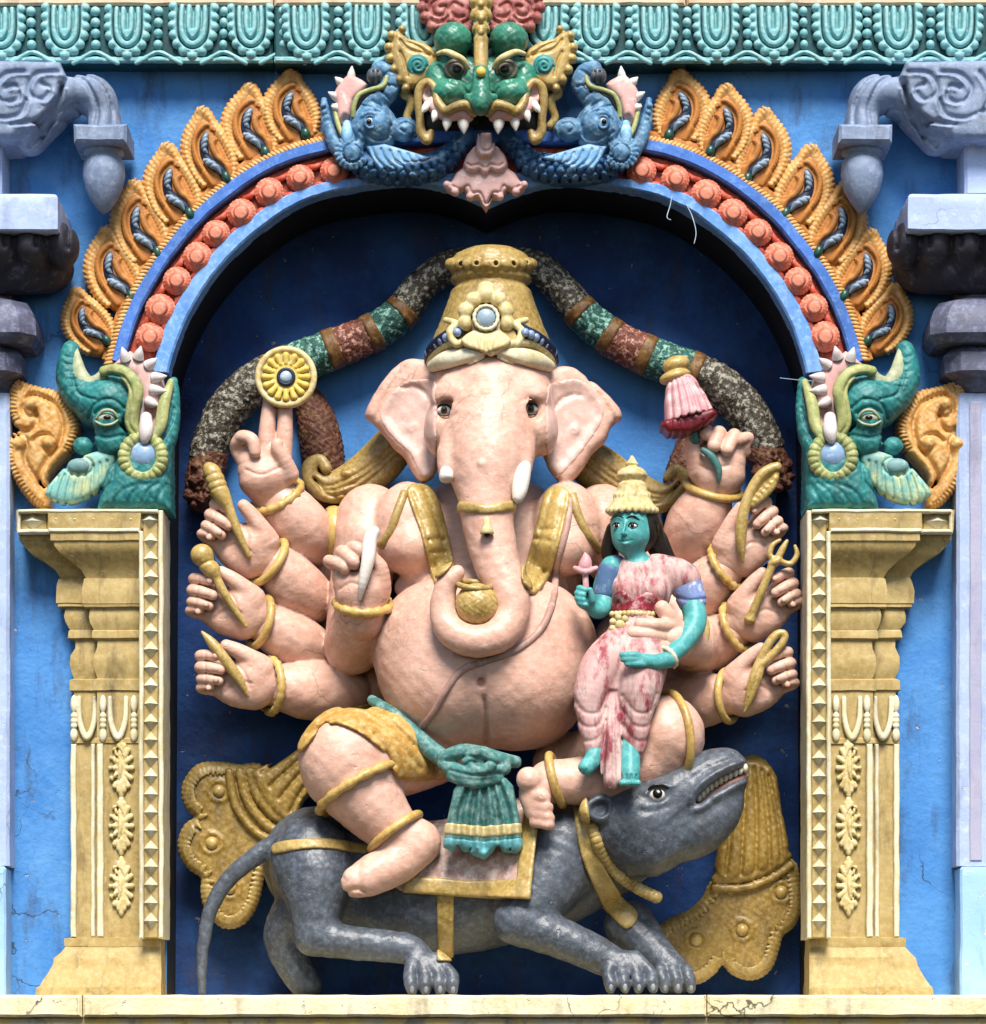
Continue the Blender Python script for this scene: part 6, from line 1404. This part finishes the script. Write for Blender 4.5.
def bits(s, m):
    V, F = rope([(m(437), 54, 108, 2), (m(446), 52, 116, 3), (m(456), 56, 120, 3.6), (m(464), 61, 118, 3), (m(469), 69, 112, 1.8)], seg=10); obj('eyebrow', V, F, M['palegold'], mask)
    k = Clay(min(m(440), m(472)), 54, max(m(440), m(472)), 84, 80, 130, .8); k.ell((m(456), 69, 104), (12, 9, 10), a=-18*s, k=1)
    k.groove([(m(456)+8*math.cos(a), 69+6*math.sin(a)) for a in np.linspace(0, 6.28, 20)], 1.2, 2.4, d=110, n=1)
    e = sculpt('eye', k, M['eyegrey'], mask); V, F = ball(P(m(457), 69.5, 112), (4.6, 2.8, 4.2)); obj('iris', V, F, M['black'], e)
    k = Clay(min(m(410), m(478)), 82, max(m(410), m(478)), 128, 60, 130, 1.0)
    k.tube([(m(428), 98, 100, 6), (m(434), 106, 106, 7), (m(446), 114, 110, 7), (m(460), 112, 113, 8), (m(468), 116, 112, 6)], k=2); k.ell((m(428), 92, 98), (6, 8, 8), k=2)
    k.ell((m(428), 92, 106), (4.4, 6, 6), k=2, op='-'); sculpt('gum', k, M['pink'], mask)
    for (x, y, r, l, dx) in ((463, 116, 6.4, 18, 1), (448, 116, 5.4, 15, -2), (437, 110, 4.6, 12, -4), (428, 104, 4, 9, -6)):
        V, F = rope([(m(x), y, 108, r), (m(x+dx*.6), y+l*.55, 112, r*.8), (m(x+dx), y+l, 113, .6)], seg=12); obj('fang', V, F, M['white'], mask)
    # ear
    k = Clay(min(m(384), m(444)), 22, max(m(384), m(444)), 150, 40, 110, 1.0)
    o = [(397, 30), (408, 38), (424, 42), (438, 54), (436, 70), (422, 84), (408, 88), (398, 76), (391, 58), (392, 42)]
    k.slab([(m(x), y) for x, y in o], 40, 92, 4, 4, 10, k=2, smooth=2)
    for x, y, r in ((392, 36, 5), (389, 48, 5), (390, 59, 5), (394, 70, 5), (400, 80, 5), (406, 89, 4.6), (402, 30, 4)): k.ell((m(x), y, 88), (r, 7, r), k=1.5)
    k.tube([(m(406), 86, 76, 4), (m(404), 94, 78, 4.6), (m(411), 99, 80, 4.4), (m(410), 108, 78, 4.4), (m(407), 118, 76, 4), (m(412), 126, 76, 4)], k=2)
    for g in ([(400, 40), (410, 50), (430, 54)], [(400, 52), (404, 60), (408, 76)], [(408, 42), (420, 48), (434, 58)]): k.groove([(m(x), y) for x, y in g], 1.3, 2.6, d=94)
    ear = sculpt('ear', k, M['gold'], mask)
    k = Clay(min(m(402), m(434)), 50, max(m(402), m(434)), 82, 60, 110, .8); k.ell((m(418), 66, 93), (11.5, 8, 11.5), k=1)
    sp = [(m(418)+(9-i*.32)*math.cos(i*.42), 66+(9-i*.32)*math.sin(i*.42)) for i in range(27)]; k.groove(sp, 1.1, 2, d=98, n=1); sculpt('ear_disc', k, M['teal'], ear)
    # crown halves with curls
    k = Clay(min(m(412), m(482)), -8, max(m(412), m(482)), 36, 60, 124, 1.0)
    k.slab([(m(x), y) for x, y in [(424, -6), (472, -6), (474, 26), (464, 30), (452, 24), (438, 30), (428, 22)]], 74, 92, 5, 6, 12, k=2)
    for x, y in ((424, -2), (422, 8), (425, 18), (432, 27), (441, 26), (450, 20), (460, 24), (468, 30)): k.ell((m(x), y, 92), (5.6, 7, 5.6), k=1.5)
    for q_ in ([(440, -2), (432, 4), (434, 14), (444, 14), (446, 6), (440, 6)], [(462, 6), (454, 2), (450, 10), (456, 16), (464, 16)], [(432, 18), (440, 22), (448, 16)], [(462, 22), (470, 18), (470, 8)]): k.groove([(m(x), y) for x, y in q_], 1.6, 3.4, d=98)
    sculpt('crown', k, M['pinkred'], mask)
both(bits)
c = Clay(462, -10, 500, 80, 60, 150, 1.0)
c.tube([(481, 30, 110, 7), (481, 44, 114, 7), (481, 58, 116, 7), (481, 74, 118, 6)], k=2, fd=.8)
for y, r in ((2, 12), (16, 11), (30, 9), (41, 7)): c.ell((481, y, 110), (r, 10, r*.9), k=2)
for y in (2, 16, 30): c.groove([(474, y+4), (476, y-4), (481, y-6), (486, y-4), (488, y+4)], 1.2, 2, d=118); c.ell((481, y+2, 119), (3, 3, 3.6), k=1)
sculpt('forehead_ornament', c, M['gold'], mask)
V, F = ball(P(481, 72, 130), (5, 4, 5)); obj('brow_jewel', V, F, M['lemon'], mask)
V, F = box(*sorted((P(424, 120, 60)[0], P(538, 120, 60)[0])), -3, 22, P(481, 136, 60)[2], P(481, 96, 60)[2], 3); obj('mouth_hollow', V, F, M['black'], mask)
DOFF[0] = 0.0
# pink pendant
t = thing('pendant', 'pink tiered lotus pendant hanging under the green mask at the tip of the arch', 'pendant', P(485, 208, 30))
c = Clay(440, 126, 532, 214, 6, 70, 1.0)
c.slab([(478, 132), (493, 132), (496, 150), (490, 158), (480, 158), (475, 150)], 40, 54, 4, 4, 6, k=1)
c.slab([(474, 146), (498, 146), (508, 164), (500, 172), (490, 170), (485, 174), (479, 170), (470, 172), (463, 164)], 32, 46, 4, 4, 8, k=1, smooth=2)
c.slab([(464, 166), (506, 166), (520, 180), (525, 188), (516, 193), (507, 190), (500, 198), (493, 197), (486, 210), (478, 197), (470, 198), (464, 190), (455, 193), (446, 188), (452, 180)], 22, 38, 4, 4, 8, k=1, smooth=2)
for g in ([(480, 136), (480, 150), (486, 154), (492, 150), (492, 136)], [(467, 164), (472, 167), (479, 165), (485, 169), (491, 165), (498, 167), (503, 164)], [(452, 184), (460, 188), (468, 184), (472, 191), (480, 191), (486, 202), (493, 191), (500, 191), (504, 184), (512, 188), (520, 184)]): c.groove(g, 1.1, 2.6, d=46)
for x, y, r in ((470, 199, 4), (500, 199, 4), (455, 194, 4.4), (516, 194, 4.4), (447, 187, 4), (524, 187, 4), (474, 171, 4), (497, 171, 4), (485, 173, 4)): c.ell((x, y-2, 36 if y > 180 else 43), (r, 6, r), k=1)
sculpt('tier', c, M['pink'], t)
# ---------------------------------------------------------------- camera, sun and sky
cam = bpy.data.cameras.new('camera'); co = bpy.data.objects.new('camera', cam); COL.objects.link(co); S.camera = co
co.location = (0, -DIST*U, ZC*U+Z0); co.rotation_euler = (R(90), 0, 0)
cam.sensor_fit = 'HORIZONTAL'; cam.sensor_width = 36; cam.lens = 36*DIST/986.0; cam.shift_y = -ZC/986.0; cam.clip_end = 500
ELEV, AZ = 52.0, 5.0      # sun height and how far it stands to the right of straight ahead
w = bpy.data.worlds.new('World'); S.world = w; w.use_nodes = True
nt = w.node_tree; bg = nt.nodes['Background']; sk = nt.nodes.new('ShaderNodeTexSky'); sk.sky_type = 'NISHITA'; sk.sun_disc = False
sk.sun_elevation = R(ELEV); sk.sun_rotation = R(180-AZ); nt.links.new(sk.outputs['Color'], bg.inputs['Color']); bg.inputs['Strength'].default_value = .05
sl = bpy.data.lights.new('sun', 'SUN'); sl.energy = 2.3; sl.angle = R(25); sl.color = (1, .96, .9)
so = bpy.data.objects.new('sun', sl); COL.objects.link(so); so.location = (2, -8, 12)
so.rotation_euler = (R(90-ELEV), 0, R(AZ))
S.view_settings.view_transform = 'Standard'; S.view_settings.look = 'None'; S.view_settings.gamma = 1; S.view_settings.exposure = 1.34
S.render.engine = 'CYCLES'; S.cycles.use_denoising = True; S.cycles.max_bounces = 5; S.cycles.diffuse_bounces = 1; S.cycles.use_adaptive_sampling = True
